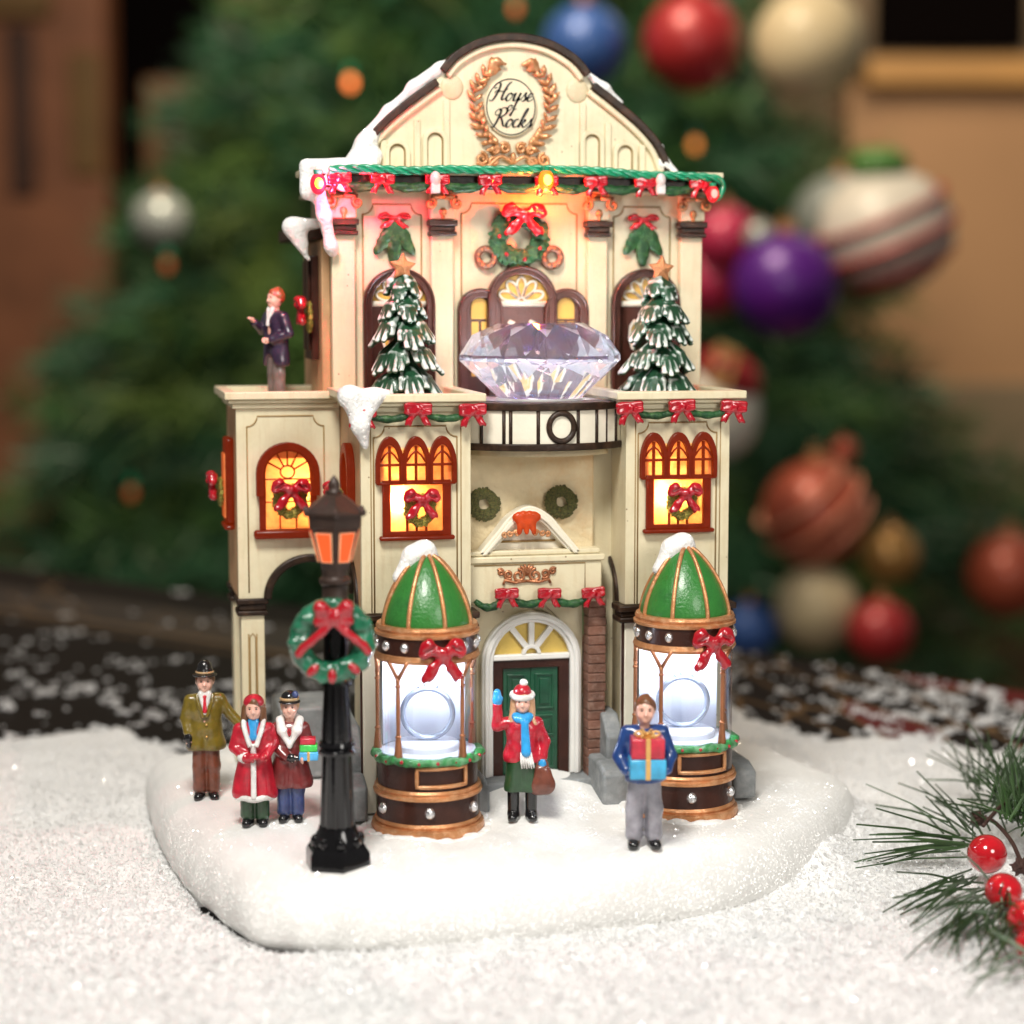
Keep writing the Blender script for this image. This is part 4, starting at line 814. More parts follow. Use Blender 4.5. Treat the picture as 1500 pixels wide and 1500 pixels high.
for px, lb in ((712, 'bronze jewelled ring ornament left of the big wreath'), (809, 'bronze jewelled ring ornament right of the big wreath')):
    p = W(px, 377, 2.18); t = root('ring_ornament', lb, 'ornament', p, 'bronze ring ornaments on the facade')
    MB().tube([(.135*math.cos(a), 0, .135*math.sin(a)) for a in np.linspace(0, 6.283, 28, endpoint=False)], .055, 8, True).build('bronze_ring', [WREATHTRIM], t, local=True, angle=180)
    for a in np.linspace(0, 6.283, 9, endpoint=False): MB().ell((.135*math.cos(a), -.045, .135*math.sin(a)), (.022,)*3, nu=8, nv=5).build('jewel', [GOLD], t, local=True, angle=180)
for px, py, lb in ((577, 330, 'green three leaf spray with red bow above the left pine'), (941, 332, 'green three leaf spray with red bow above the right pine')):
    p = W(px, py, 2.2); t = root('leaf_spray', lb, 'leaf spray', p, 'leaf sprays between the pilasters')
    for ang, l in ((-.62, .42), (.0, .50), (.62, .42)):
        B = Blob((-.5, -.2, -.75), (.5, .15, .25), .025); d = np.array([math.sin(ang), 0, -math.cos(ang)])
        for s in np.linspace(.1, 1, 5): B.ell(d*l*s+np.array([0, -.02, 0]), (.10*math.sin(.6+s*2.0)+.02, .06, .13), .03, (0, -ang, 0))
        B.noise(.015, 22, 7); put('leaf', B.mesh('leaf', [GREEN]), t, local=True)
    put('bow', BOW, t, (0, -.06, .10), (.50, .4, .30), local=True)
# medallion with laurel
T = root('sign_medallion', 'oval cream sign with black script lettering inside a copper laurel wreath', 'sign', (.49, 2.28, 9.6))
MX, MZ = .49, 10.46
MB().prism([(MX+.42*math.cos(a), MZ+.46*math.sin(a)) for a in np.linspace(0, 6.283, 48, endpoint=False)], 2.25, 2.31).build('plaque', [CREAM], T, bevel=.015)
line([(MX+.385*math.cos(a), MZ+.425*math.sin(a)) for a in np.linspace(0, 6.283, 48, endpoint=False)], .010, 2.248, True).build('plaque_line', [BLACK], T, angle=180)
lf = Blob((MX-1.0, 2.0, 9.45), (MX+1.05, 2.4, 11.4), .022)
for s in (-1, 1):
    cen = lambda a: np.array([MX+.04+s*(.60+.03*math.sin(3*a))*math.cos(a), 2.24, MZ+.02+.70*math.sin(a)])
    for k, a in enumerate(np.linspace(-1.15, .92, 11)):
        p = cen(a); tx = np.array([-s*.60*math.sin(a), 0, .70*math.cos(a)]); tx /= np.linalg.norm(tx)
        for o in (-1, 1):
            d = tx*.8+o*.75*np.array([math.cos(a)*s, 0, math.sin(a)]); d /= np.linalg.norm(d)
            lf.cap(p, p+d*.10+np.array([0, -.015, 0]), .026, .042, .012); lf.cap(p+d*.10, p+d*.20+np.array([0, -.01, 0]), .042, .010, .012)
    lf.cap(cen(.95), cen(1.10)+np.array([0, -.02, .04]), .05, .07, .03); lf.cap(cen(1.10)+np.array([0, -.02, .04]), cen(1.10)+np.array([-s*.13, -.02, .0]), .06, .025, .03)
lf.noise(.008, 26, 2); put('laurel', lf.mesh('laurel', [GOLD]), T, (0, 0, 0))
sc = MB()
def spiral(c, r, s=1, turns=1.5, ph=0):
    return [(c[0]+s*r*(1-.75*t)*math.cos(ph+turns*6.283*t), 2.23, c[1]+r*(1-.75*t)*math.sin(ph+turns*6.283*t)) for t in np.linspace(0, 1, 34)]
for s in (-1, 1):
    for dx, dz, r, ph in ((.50, 9.66, .10, 1.5), (.30, 9.62, .09, 4.2), (.13, 9.83, .085, .6), (.28, 9.80, .06, 2)): sc.tube(spiral((MX+.03+s*dx, dz), r, s, 1.4, ph), .028, 7)
    sc.tube(catmull([(MX+.03, 2.23, 9.60), (MX+.03+s*.2, 2.22, 9.70), (MX+.03+s*.4, 2.23, 9.55), (MX+.03+s*.58, 2.23, 9.60)], 6), .03, 7)
sc.ell((MX+.03, 2.22, 9.68), (.05, .05, .09)); sc.build('scrollwork', [GOLD], T, angle=180)
sc = MB(); o = W(772, 843, .32)
for s in (-1, 1):
    for dx, dz, r, ph in ((.13, 0, .10, 1.5), (.28, .02, .07, 4.0), (.40, .06, .05, .6)): sc.tube([(x-MX+o[0], .325, z) for x, _, z in spiral((MX+s*dx, o[2]+dz), r, s, 1.4, ph)], .022, 7)
    sc.tube([(o[0], .32, o[2]-.08), (o[0]+s*.18, .32, o[2]-.10), (o[0]+s*.34, .32, o[2]-.06), (o[0]+s*.36, .32, o[2]-.12)], .022, 7)
    for a in (.3, .8): sc.tube([(o[0], .33, o[2]), (o[0]+s*.08*a, .32, o[2]+.12), (o[0]+s*.13*a, .32, o[2]+.19-.06*a)], [.02, .028, .01], 6)
sc.build('gold_ornament', [COPPER], BLD, angle=180)
sh = Blob((-.05, .1, 3.75), (.80, .6, 4.45), .02); o = W(771, 763, .30)
for a in np.linspace(.15, math.pi-.15, 6): sh.cap((o[0]+.03*math.cos(a), o[1]+.03, o[2]-.06), (o[0]+.16*math.cos(a), o[1]-.02, o[2]+.05+.05*math.sin(a)), .05, .062, .012)
for dx in (-.11, 0, .11): sh.cap((o[0]+dx*.8, o[1], o[2]-.02), (o[0]+dx, o[1]-.02, o[2]-.17), .06, .036, .015)
SHELLM = pane_mat('amber_shell', (.72, .12, .03), .22, (1, .15, .02)); so = put('amber_shell', sh.mesh('amber_shell', [SHELLM]), BLD, (0, 0, 0))  # inner glow of the shell is painted in as emission
sc = MB()
for s in (-1, 1):
    for dx, r, ph in ((.14, .05, 0), (.25, .045, 2.5), (.33, .04, 4)): sc.tube([(x-MX+o[0], .30, z) for x, _, z in spiral((MX+s*dx, o[2]-.20+.02*math.sin(9*dx)), r, s, 1.3, ph)], .018, 6)
sc.build('gold_ornament', [GOLD], BLD, angle=180)
# lettering in a pen script, drawn stroke by stroke
GL = {'H': [[(.20, .72), (.06, .70), (.02, .86), (.16, .99), (.34, .93), (.36, .70), (.26, .30), (.14, .04), (.0, -.02), (-.06, .08)], [(.98, 1.0), (.84, .90), (.72, .60), (.64, .20), (.68, .02), (.80, .06), (.90, .2)], [(.14, .42), (.24, .56), (.46, .50), (.70, .52), (.86, .64)]],
      'o': [[(.30, .44), (.12, .38), (.03, .16), (.12, .0), (.26, .06), (.36, .28), (.28, .43), (.30, .36), (.44, .38)]],
      'u': [[(.0, .30), (.12, .44), (.08, .20), (.10, .02), (.22, .04), (.36, .30), (.42, .44)], [(.42, .44), (.36, .20), (.38, .02), (.50, .10)]],
      's': [[(.0, .06), (.14, .26), (.24, .48), (.26, .30), (.32, .14), (.24, .0), (.10, .02)], [(.26, .02), (.42, .14)]],
      'e': [[(.02, .16), (.18, .22), (.30, .34), (.24, .45), (.10, .36), (.04, .14), (.14, .0), (.30, .06), (.42, .2)]],
      'f': [[(.0, .2), (.16, .40), (.34, .86), (.30, 1.0), (.22, .88), (.14, .30), (.02, -.30), (-.10, -.32), (-.04, -.14), (.22, .10), (.36, .16)]],
      'R': [[(.26, .66), (.08, .66), (.04, .84), (.22, .98), (.34, .86), (.30, .50), (.20, .14), (.08, -.02), (-.04, .06)], [(.22, .90), (.46, 1.04), (.68, .94), (.66, .70), (.44, .54), (.32, .52)], [(.40, .54), (.56, .30), (.70, .04), (.86, .02), (.94, .14)]],
      'c': [[(.30, .36), (.24, .44), (.10, .38), (.03, .16), (.12, .0), (.28, .06), (.40, .2)]],
      'k': [[(.0, .1), (.20, .56), (.34, .96), (.28, 1.02), (.20, .82), (.08, .30), (.02, .0)], [(.06, .20), (.24, .42), (.32, .36), (.22, .24), (.12, .22)], [(.16, .22), (.26, .04), (.36, .0), (.48, .14)]]}
ADV = {'H': .86, 'o': .40, 'u': .46, 's': .38, 'e': .38, 'f': .34, 'R': .80, 'c': .35, 'k': .42}
def word(txt, x, z, size, Y, rise=.06):
    m = MB()
    for ch in txt:
        for st in GL[ch]:
            p = catmull(st, 7); p = np.stack([p[:, 0]+.30*p[:, 1], p[:, 1]], 1)*size
            d = np.gradient(p, axis=0); d /= np.linalg.norm(d, axis=1)[:, None]+1e-9
            wd = size*(.022+.042*np.clip(-d[:, 1], 0, 1)**1.3); nr = np.stack([-d[:, 1], d[:, 0]], 1)
            a = p+nr*wd[:, None]; b = p-nr*wd[:, None]
            m.ring([(x+q[0], z+q[1]+rise*(q[0])) for q in a], [(x+q[0], z+q[1]+rise*q[0]) for q in b], Y-.008, Y+.004, closed=False)
        x += ADV[ch]*size
    return m
for txt, x, z, s in (('House', MX-.33, 10.55, .27), ('of', MX-.07, 10.40, .20), ('Rocks', MX-.32, 10.15, .275)): word(txt, x, z, s, 2.247).build('lettering', [BLACK], T, angle=180)

# ------------------------------------------------------------------ light string on the cornice
LS = root('light_string', 'green twisted cord of coloured fairy lights along the roof cornice', 'string lights', (.6, 1.7, 9.4))
path = catmull([W(px, py, 1.66) for px, py in ((482, 249), (540, 247), (600, 250), (660, 248), (720, 249), (800, 248), (880, 251), (940, 256), (1000, 258), (1048, 262), (1059, 272), (1054, 287), (1046, 290))], 9)
L = np.concatenate([[0], np.cumsum(np.linalg.norm(np.diff(path, axis=0), axis=1))]); s_ = np.linspace(0, L[-1], 420); path = np.stack([np.interp(s_, L, path[:, i]) for i in range(3)], 1)
cd = MB()
for k in range(3):
    a = s_*11+k*2.094; cd.tube(path+np.stack([0*a, np.cos(a), np.sin(a)], 1)*.036, .036, 6)
cd.build('cord', [ROPE], LS, angle=180)
def bulb(px, py, Y, col, strength, r, core=None):
    p = W(px, py, Y); b = MB().ell(p, (r, r, r*1.35), nu=16, nv=10).build('bulb', [lamp_mat('bulb_'+col[0], col[1], strength)], LS, angle=180)
    if core: MB().ell((p[0], p[1]-r*.9, p[2]), (r*.55, r*.3, r*.7), nu=12, nv=8).build('filament', [lamp_mat('filament_'+col[0], core[0], core[1])], b, angle=180)
    MB().lathe([(0, 0), (r*.5, 0), (r*.6, r*.7), (0, r*.7)], (p[0], p[1]), 12, z0=p[2]+r*1.0).build('bulb_socket', [ROPE if col[0] != 'clear' else KGLASS], LS); return p
p = bulb(466, 269, 1.52, ('red', (1, .02, .06)), 1.0, .12, ((1, .62, .05), 2.5)); point('bulb_lamp', (p[0]+.10, p[1]-.20, p[2]-.02), 300, (1, .03, .10), .08)
p = bulb(800, 264, 1.54, ('orange', (1, .16, .005)), 2.2, .12, ((1, .65, .08), 4)); point('bulb_lamp', (p[0], p[1]+.04, p[2]-.27), 165, (1, .085, .012), .06)
p = bulb(1044, 284, 1.58, ('crimson', (1, .01, .02)), .8, .10, ((1, .25, .2), 2)); point('bulb_lamp', (p[0], p[1]-.2, p[2]), 5, (1, .03, .05), .06)
CLEARB = M('clear_bulb', (.85, .80, .78), .08, var=.1, bump=.3, bscale=20); CLEARB.node_tree.nodes['Principled BSDF'].inputs['Transmission Weight'].default_value = .35
for px, py, r in ((638, 262, .085), (968, 264, .08)):
    p = W(px, py, 1.56); MB().ell(p, (r, r, r*1.4), nu=12, nv=8).box(p[0]-.07, p[0]+.07, p[1]-.05, p[1]+.05, p[2]-.22, p[2]-.06).build('bulb', [CLEARB], LS, angle=30, bevel=.02)

# ------------------------------------------------------------------ street lamp
lx, ly, _ = G(495, 1262, 0); lx, ly = float(lx), float(ly)
SL = root('street_lamp', 'black fluted street lamp with glowing orange lantern in front of the wing', 'street lamp', (lx, ly, 0))
def zpx(py): return float(W(495, py, ly)[2])
m = MB().lathe([(0, -.1), (.46, -.1), (.46, .16), (.40, .24), (0, .24)], (lx, ly), 6, a0=.55).lathe([(.27, .22), (.33, .24), (.31, .36), (.27, .42), (.25, .5)], (lx, ly), 24)
for k in range(8):
    a = k*math.pi/4; m.ell((lx+.30*math.cos(a), ly+.30*math.sin(a), .30), (.07, .07, .10), nu=8, nv=6)
m.build('lamp_foot', [BLACK], SL, angle=35)
_q = np.random.default_rng(6); B = Blob((lx-.85, ly-.85, -.15), (lx+.85, ly+.85, .25), .03)
for a in np.linspace(0, 6.283, 26, endpoint=False): B.ell((lx+(.50+_q.uniform(-.03, .08))*math.cos(a), ly+(.50+_q.uniform(-.03, .08))*math.sin(a), -.02+float(base_z(lx, ly))), (_q.uniform(.08, .16), _q.uniform(.08, .16), _q.uniform(.05, .10)), .05)
B.noise(.02, 18, 8); put('snow_mound', B.mesh('snow_mound', [SNOW]), SBASE, (0, 0, 0))
for cc in KC:
    B = Blob((cc[0]-1.1, cc[1]-1.1, -.2), (cc[0]+1.1, cc[1]+1.1, .3), .035)
    for a in np.linspace(0, 6.283, 44, endpoint=False): x_, y_ = cc[0]+(.84+_q.uniform(-.01, .05))*math.cos(a), cc[1]+(.84+_q.uniform(-.01, .05))*math.sin(a); B.ell((x_, y_, float(base_z(x_, y_))-.03), (_q.uniform(.06, .13), _q.uniform(.06, .13), _q.uniform(.04, .085)), .05)
    B.noise(.015, 18, 9); put('snow_mound', B.mesh('snow_mound', [SNOW]), SBASE, (0, 0, 0))
zA, zB, zC, zD = zpx(1095), zpx(1000), zpx(885), zpx(830)
fl = MB(); n = 72; prof = [(.25, .45), (.255, .5), (.215, zA-.12), (.21, zA-.08)]; vv = []
def fluted(r0, z0, r1, z1):
    k = len(fl.v); pts = []
    for z, r in ((z0, r0), (z0+.05, r0), (z1-.05, r1), (z1, r1)):
        for j in range(n):
            a = 2*math.pi*j/n; q = r*(1-.10*(.5+.5*math.cos(12*a))); pts.append((lx+q*math.cos(a), ly+q*math.sin(a), z))
    fl.add(pts, [(i*n+j, i*n+(j+1) % n, (i+1)*n+(j+1) % n, (i+1)*n+j) for i in range(3) for j in range(n)]+[[j for j in range(n)][::-1], [3*n+j for j in range(n)]])
fluted(.24, .44, .20, zA-.06); fluted(.205, zA+.10, .165, zB)
fl.lathe([(.0, zA-.09), (.235, zA-.08), (.25, zA-.04), (.215, zA), (.25, zA+.04), (.235, zA+.09), (.0, zA+.12)], (lx, ly), 32)
fl.lathe([(0, zB-.04), (.20, zB-.02), (.20, zB+.03), (.165, zB+.05), (.165, zC+.0), (0, zC)], (lx, ly), 32); fl.build('lamp_post', [BLACK], SL, angle=35)
m = MB().lathe([(0, zC-.04), (.185, zC-.03), (.20, zC+.03), (.17, zC+.08), (.175, zC+.26), (.21, zC+.29), (.21, zC+.34), (.17, zC+.38), (.18, zD-.02), (0, zD)], (lx, ly), 28); m.build('lantern_neck', [LANTERN], SL, angle=35)
zE, zF, zG, zH = zpx(772), zpx(752), zpx(722), zpx(708)
m = MB().lathe([(0, zD-.03), (.20, zD-.03), (.36, zE), (.38, zE+.0), (.40, zF), (0, zF)], (lx, ly), 6, a0=.436).build('lantern_body', [LANTERN], SL, angle=20, bevel=.012)
for k in range(6):
    a = .436+k*math.pi/3; b_ = a+math.pi/3; q = lambda r, aa, z, o=0: np.array([lx+(r+o)*math.cos(aa), ly+(r+o)*math.sin(aa), z])
    zb, zt = zD+.06, zE-.02; rb, rt = .20+.16*((zb-zD+.03)/(zE-zD+.03)), .20+.16*((zt-zD+.03)/(zE-zD+.03)); A, Bq, Cq, Dq = q(rb, a, zb), q(rb, b_, zb), q(rt, b_, zt), q(rt, a, zt)
    nv = np.array([math.cos((a+b_)/2), math.sin((a+b_)/2), -.25])*.012
    def lerp(u, w): return (A*(1-u)+Bq*u)*(1-w)+(Dq*(1-u)+Cq*u)*w
    quad = [lerp(.17, .06), lerp(.83, .06), lerp(.83, .94), lerp(.17, .94)]; qb = [lerp(.12, .02), lerp(.88, .02), lerp(.88, .98), lerp(.12, .98)]
    po = MB().add([p+nv*1.6 for p in quad]+[p+nv*.2 for p in quad], [(0, 1, 2, 3), (7, 6, 5, 4), (0, 4, 5, 1), (1, 5, 6, 2), (2, 6, 7, 3), (3, 7, 4, 0)]).build('lantern_pane', [ORANGEPANE], SL)
    MB().tube([p+nv*1.7 for p in quad], .010, 6, True).build('pane_edge', [PANEEDGE] if 'PANEEDGE' in globals() else [IVORY], po, angle=180)
m = MB().lathe([(0, zF), (.43, zF-.01), (.43, zF+.03), (.30, zF+.14), (.17, zG-.04), (.10, zG), (0, zG)], (lx, ly), 6, a0=.436)
for k in range(6): a = .436+k*math.pi/3; m.ell((lx+.42*math.cos(a), ly+.42*math.sin(a), zF+.03), (.045, .045, .05), nu=8, nv=6)
m.build('lantern_roof', [LANTERN], SL, angle=25)
m = MB().lathe([(0, zG-.02), (.10, zG-.02), (.12, zG+.02), (.07, zG+.05), (.085, zG+.09), (.07, zG+.15), (.02, zG+.22), (0, zG+.24)], (lx, ly), 16).build('finial', [LANTERN], SL, angle=180)
B = Blob((-.72, -.3, -.72), (.72, .3, .72), .03); r = np.random.default_rng(4)
for a in np.linspace(0, 6.283, 34, endpoint=False): B.ell((.43*math.cos(a), 0, .43*math.sin(a)), (.135, .12, .135), .05)
for _ in range(75):
    a = r.uniform(0, 6.283); bb = r.uniform(2.2, 4.4)+1.4; R = .43+.11*math.cos(bb); B.ell((R*math.cos(a), -.09-.02*abs(math.sin(bb)), R*math.sin(a)), (.065, .045, .05), .04, (0, -a, 0))
B.noise(.008, 20, 3); wp = W(486, 938, ly-.28)
t = root('lamp_wreath', 'green wreath with red bow and berries hung on the black lamp post', 'wreath', wp, 'wreaths')
WG = M('wreath_resin', (.010, .11, .055), .22, var=.4, bump=.2, coat=.5, tint=(.05, .30, .18), tamt=.6, tscale=7)
put('leaf_ring', B.mesh('leaf_ring', [WG]), t, local=True)
B = Blob((-.6, -.4, -.6), (.65, .2, .65), .026)
for s in (-1, 1):
    B.cap((0, -.20, .36), (s*.17, -.22, .47), .06, .09, .04); B.cap((s*.17, -.22, .47), (s*.18, -.2, .36), .09, .07, .04); B.cap((0, -.2, .33), (s*.2, -.2, .28), .05, .07, .03)
    pts = [(0, -.20, .30), (s*.16, -.2, .14), (s*.30, -.18, .02), (s*.40, -.16, -.06), (s*.45, -.15, -.14)]
    for a, b in zip(pts[:-1], pts[1:]): B.cap(a, b, .055, .06, .03)
B.ell((0, -.23, .34), (.085, .08, .10), .03); put('bow', B.mesh('bow', [RED]), t, local=True)
for x, z, an in ((-.27, -.36, .8), (-.02, -.45, 0), (.27, -.36, -.8)):
    MB().ell((x, -.15, z), (.06, .05, .10), (0, an, 0), 12, 8).build('berry', [RED], t, local=True, angle=180)
# ------------------------------------------------------------------ painted figurines
SKIN = M('figure_skin', (.80, .47, .37), .35, var=.08, scale=8, bump=.08, coat=.3, tint=(.75, .25, .20), tamt=.5, tscale=4)
def P_(n, c, **k): return M(n, c, k.pop('rough', .3), var=k.pop('var', .3), scale=6, bump=.2, bscale=18, coat=k.pop('coat', .5), **k)
C_OLIVE = P_('olive_coat', (.17, .12, .012)); C_TAN = P_('russet_trousers', (.16, .045, .022)); C_RED = P_('red_coat', (.47, .012, .03)); C_MAROON = P_('maroon_coat', (.16, .022, .022))
C_NAVY = P_('navy_trousers', (.035, .055, .16)); C_BLUE = P_('blue_sweater', (.012, .05, .20)); C_GREY = P_('grey_trousers', (.30, .29, .33)); C_GSKIRT = P_('green_skirt', (.018, .06, .022))
C_SKYB = P_('sky_blue_wool', (.03, .33, .72)); C_FUR = P_('white_fur', (.82, .78, .75), rough=.6, coat=0); C_BLACK = P_('black_shoe', (.008, .008, .009), rough=.2); C_HAIR = P_('brown_hair', (.17, .07, .03))
C_GINGER = P_('ginger_hair', (.34, .08, .03)); C_BLOND = P_('blond_hair', (.62, .36, .20)); C_PLUM = P_('plum_tailcoat', (.030, .018, .045)); C_BAG = P_('brown_leather', (.17, .05, .03)); C_LIP = P_('painted_lip', (.55, .05, .05)); C_EYE = P_('painted_eye', (.03, .015, .012))
C_GREYBROWN = P_('grey_brown_trousers', (.16, .125, .115)); C_BAND = P_('tan_band', (.55, .36, .18)); C_TIE = P_('red_tie', (.6, .01, .03)); C_SHIRT = P_('white_shirt', (.82, .80, .76)); C_GOLDR = M('gold_ribbon', (.75, .45, .15), .3, metal=.5, bump=.2)
C_CRIMSON = P_('red_gift_wrap', (.50, .015, .04)); C_GIFTBLUE = P_('blue_gift_wrap', (.04, .36, .62)); C_LIME = P_('green_gift_wrap', (.04, .55, .08)); C_LTBLUE = P_('light_blue_wrap', (.08, .42, .85))
CELL = .0155
V = lambda *a: np.array(a, float)
def nb(lo=(-.75, -.5, -.03), hi=(.75, .45, 2.25), cell=CELL): return Blob(lo, hi, cell)
class Fig:
    def __init__(s, label, loc, rz, arms, scale=1.0, stance=.10):
        s.t = root('person', label, 'person', loc, 'painted figurines', rz); s.t.scale = (scale,)*3; s.arms = arms; s.st = stance; B = nb(cell=.0135)
        B.ell((0, 0, 1.0), (.17, .12, .14)).cap((0, 0, 1.05), (0, 0, 1.32), .14, .16, .1).ell((0, 0, 1.38), (.19, .125, .17)).cap((0, .01, 1.48), (0, -.005, 1.66), .065, .06)
        for q in (-1, 1):
            x = q*stance; B.cap((q*.085, 0, .95), (x, -.01, .52), .10, .072, .06); B.cap((x, -.01, .52), (x, .015, .10), .066, .045, .04); B.cap((x, .02, .05), (x+q*.015, -.11, .035), .045, .04, .03)
        for sh, el, wr, hd in arms:
            B.cap((sh[0]*.75, sh[1], sh[2]), sh, .07, .065, .05); B.cap(sh, el, .062, .05, .03); B.cap(el, wr, .05, .035, .03); s._hand(B, V(*wr), V(*hd), -1 if sh[0] < 0 else 1)
        B.ell((0, -.01, 1.785), (.122, .138, .150), .03).ell((0, -.045, 1.695), (.085, .085, .085), .06).ell((0, -.115, 1.66), (.035, .03, .028), .03)
        B.cap((0, -.138, 1.785), (0, -.165, 1.735), .013, .021, .02)
        for q in (-1, 1): B.ell((q*.122, .0, 1.765), (.018, .032, .042), .01).ell((q*.055, -.105, 1.725), (.04, .035, .035), .03).ell((q*.047, -.150, 1.79), (.025, .02, .014), .01, cut=True)
        put('body', B.mesh('body', [SKIN]), s.t, local=True)
        for q in (-1, 1):
            s.bit('eye', C_EYE, (q*.047, -.132, 1.788), (.017, .010, .012)); s.bit('eyebrow', C_HAIR, (q*.048, -.136, 1.815), (.026, .010, .006))
        s.bit('mouth', C_LIP, (0, -.131, 1.683), (.032, .013, .012))
    def _hand(s, B, w, d, side):
        d = d/np.linalg.norm(d); a = np.cross(d, V(0, 1, 0)); a = a/np.linalg.norm(a) if np.linalg.norm(a) > .1 else V(1, 0, 0); b = np.cross(a, d)
        p = w+d*.05; B.cap(w, p+d*.02, .034, .042, .02)
        for i, l in enumerate((.055, .068, .064, .045)):
            k = p+d*.045+a*(-.036+.024*i); m_ = k+d*l*.6-b*.012; B.cap(k, m_, .0145, .0135, .008); B.cap(m_, m_+d*l*.25-b*.03, .0135, .011, .008)
        B.cap(p+a*.03*side-b*.01, p+a*.062*side+d*.045-b*.02, .017, .013, .012)
    def bit(s, name, mat, c, r, rot=None): return MB().ell(c, r, rot, 12, 8).build(name, [mat], s.t, local=True, angle=180)
    def part(s, name, mat, fn, cell=CELL, smooth=1):
        B = nb(cell=cell); fn(B); return put(name, B.mesh(name, [mat], smooth=smooth), s.t, local=True)
    def sleeves(s, B, r0=.088, r1=.07, tuck=.02):
        for sh, el, wr, hd in s.arms:
            sh, el, wr = V(*sh), V(*el), V(*wr); B.cap(sh*V(.7, 1, 1), sh, .10, r0, .05); B.cap(sh, el, r0, (r0+r1)/2, .03); B.cap(el, wr-(wr-el)/np.linalg.norm(wr-el)*tuck, (r0+r1)/2, r1, .03)
    def coat(s, name, mat, hem, flare=.0, wid=1.0, cut=None):
        def fn(B):
            B.ell((0, 0, 1.38), (.225*wid, .165, .21), .06); s.sleeves(B)
            for q in (-1, 1): B.cap((q*.075*wid, 0, 1.36), (q*.075*wid, 0, 1.08), .155, .150, .06); B.cap((q*.075*wid, 0, 1.08), (q*(.085+flare*.5)*wid, 0, hem+.10), .150, .15+flare*.5, .06)
            B.box((0, 0, hem-.14), (.6, .5, .16), .01, .01, cut=True)
            B.cap((0, -.30, 1.0), (0, -.30, hem), .145, .145+0*flare, .01, cut=False) if False else None
            B.noise(.006, 14, int(hem*100)); B.ell((0, -.02, 1.62), (.085, .085, .10), .02, cut=True)
            if cut: cut(B)
        return s.part(name, mat, fn)
    def trousers(s, mat, zt=1.0, r=.115, bottom=.09, name='trousers'):
        def fn(B):
            B.ell((0, 0, .98), (.18, .135, .13), .05)
            for q in (-1, 1): B.cap((q*.085, 0, .93), (q*s.st, -.01, .50), r, r*.9, .04); B.cap((q*s.st, -.01, .50), (q*s.st, .0, bottom+.09), r*.9, r*.88, .04)
            B.box((0, 0, bottom-.2), (.5, .5, .2), .005, .005, cut=True); B.noise(.006, 13, 3)
        return s.part(name, mat, fn)
    def shoes(s, mat=None, top=.0, name='shoe'):
        for q in (-1, 1):
            B = nb((-.35, -.35, -.03), (.35, .25, .6)); x = q*s.st; B.cap((x, .02, .07), (x+q*.02, -.12, .055), .085, .07, .04)
            if top: B.cap((x, .01, .08), (x, .0, top), .085, .09, .04)
            B.box((0, 0, -.05), (.5, .5, .055), .005, .005, cut=True); put(name, B.mesh(name, [mat or C_BLACK]), s.t, local=True)
    def hair(s, mat, long=False, fringe=0.0):
        def fn(B):
            B.ell((0, .02, 1.815), (.142, .15, .15), .03); B.ell((0, -.15, 1.735-fringe), (.115, .115, .115), .02, cut=True)
            if long:
                for q in (-1, 1): B.cap((q*.115, .0, 1.78), (q*.16, -.04, 1.45), .06, .055, .05); B.cap((q*.16, -.04, 1.45), (q*.15, -.08, 1.36), .055, .03, .03)
            B.noise(.010, 26, 5)
        return s.part('hair', mat, fn)
    def glove(s, i, mat, name='glove', r=.058):
        sh, el, wr, hd = s.arms[i]; w, d = V(*wr), V(*hd)/np.linalg.norm(hd)
        def fn(B):
            B.cap(w-d*.03, w+d*.07, .055, r, .03); B.cap(w+d*.07, w+d*.175, r, r*.80, .03); q = np.cross(d, V(0, 1, 0)); q = q/(np.linalg.norm(q)+1e-6); B.cap(w+d*.04, w+d*.085+q*.062*(-1 if sh[0] < 0 else 1), .03, .026, .015)
        return s.part(name, mat, fn, .014)
    def strip(s, name, mat, pts, r, flat=.5, n=8):
        return MB().tube(catmull(pts, 6), r, n, flat=flat).build(name, [mat], s.t, local=True, angle=180)
def ground(px, py): x, y, _ = G(px, py, .02); return np.array([x, y, .0])
# man in the olive coat
p = ground(303, 1163); p[2] = float(base_z(p[0], p[1]))-.01
a = Fig('man in olive coat and black hat with red tie at far left of base', p, -.10, [((-.22, 0, 1.50), (-.29, .0, 1.22), (-.25, -.10, 1.02), (.1, -.15, -1)), ((.22, 0, 1.50), (.36, -.02, 1.28), (.52, -.08, 1.12), (.9, -.2, -.5))], 1.03)
a.trousers(C_TAN); a.shoes(); a.coat('coat', C_OLIVE, .74, .06, 1.05); a.glove(0, C_BLACK); a.glove(1, C_BLACK); a.hair(C_HAIR)
a.part('shirt', C_SHIRT, lambda B: (B.cap((-.06, -.105, 1.61), (0, -.17, 1.33), .045, .025, .03), B.cap((.06, -.105, 1.61), (0, -.17, 1.33), .045, .025, .03), B.cap((0, .02, 1.60), (0, -.03, 1.60), .09, .09, .03)), .014)
a.part('tie', C_TIE, lambda B: (B.cap((0, -.135, 1.565), (0, -.185, 1.36), .024, .034, .02), B.ell((0, -.14, 1.57), (.034, .03, .026), .01)), .013)
for q in (-1, 1): a.strip('lapel', C_OLIVE, [(q*.115, -.10, 1.61), (q*.10, -.165, 1.48), (q*.02, -.19, 1.27)], .026)
for z in (1.16, .98): a.bit('button', C_GOLDR, (.02, -.178, z), (.018, .012, .018))
a.part('hat', C_BLACK, lambda B: (B.ell((0, .0, 1.905), (.125, .135, .10), .02), B.cap((0, .0, 1.93), (0, 0, 1.99), .11, .105, .03), B.ell((0, -.02, 1.875), (.185, .195, .026), .02)))
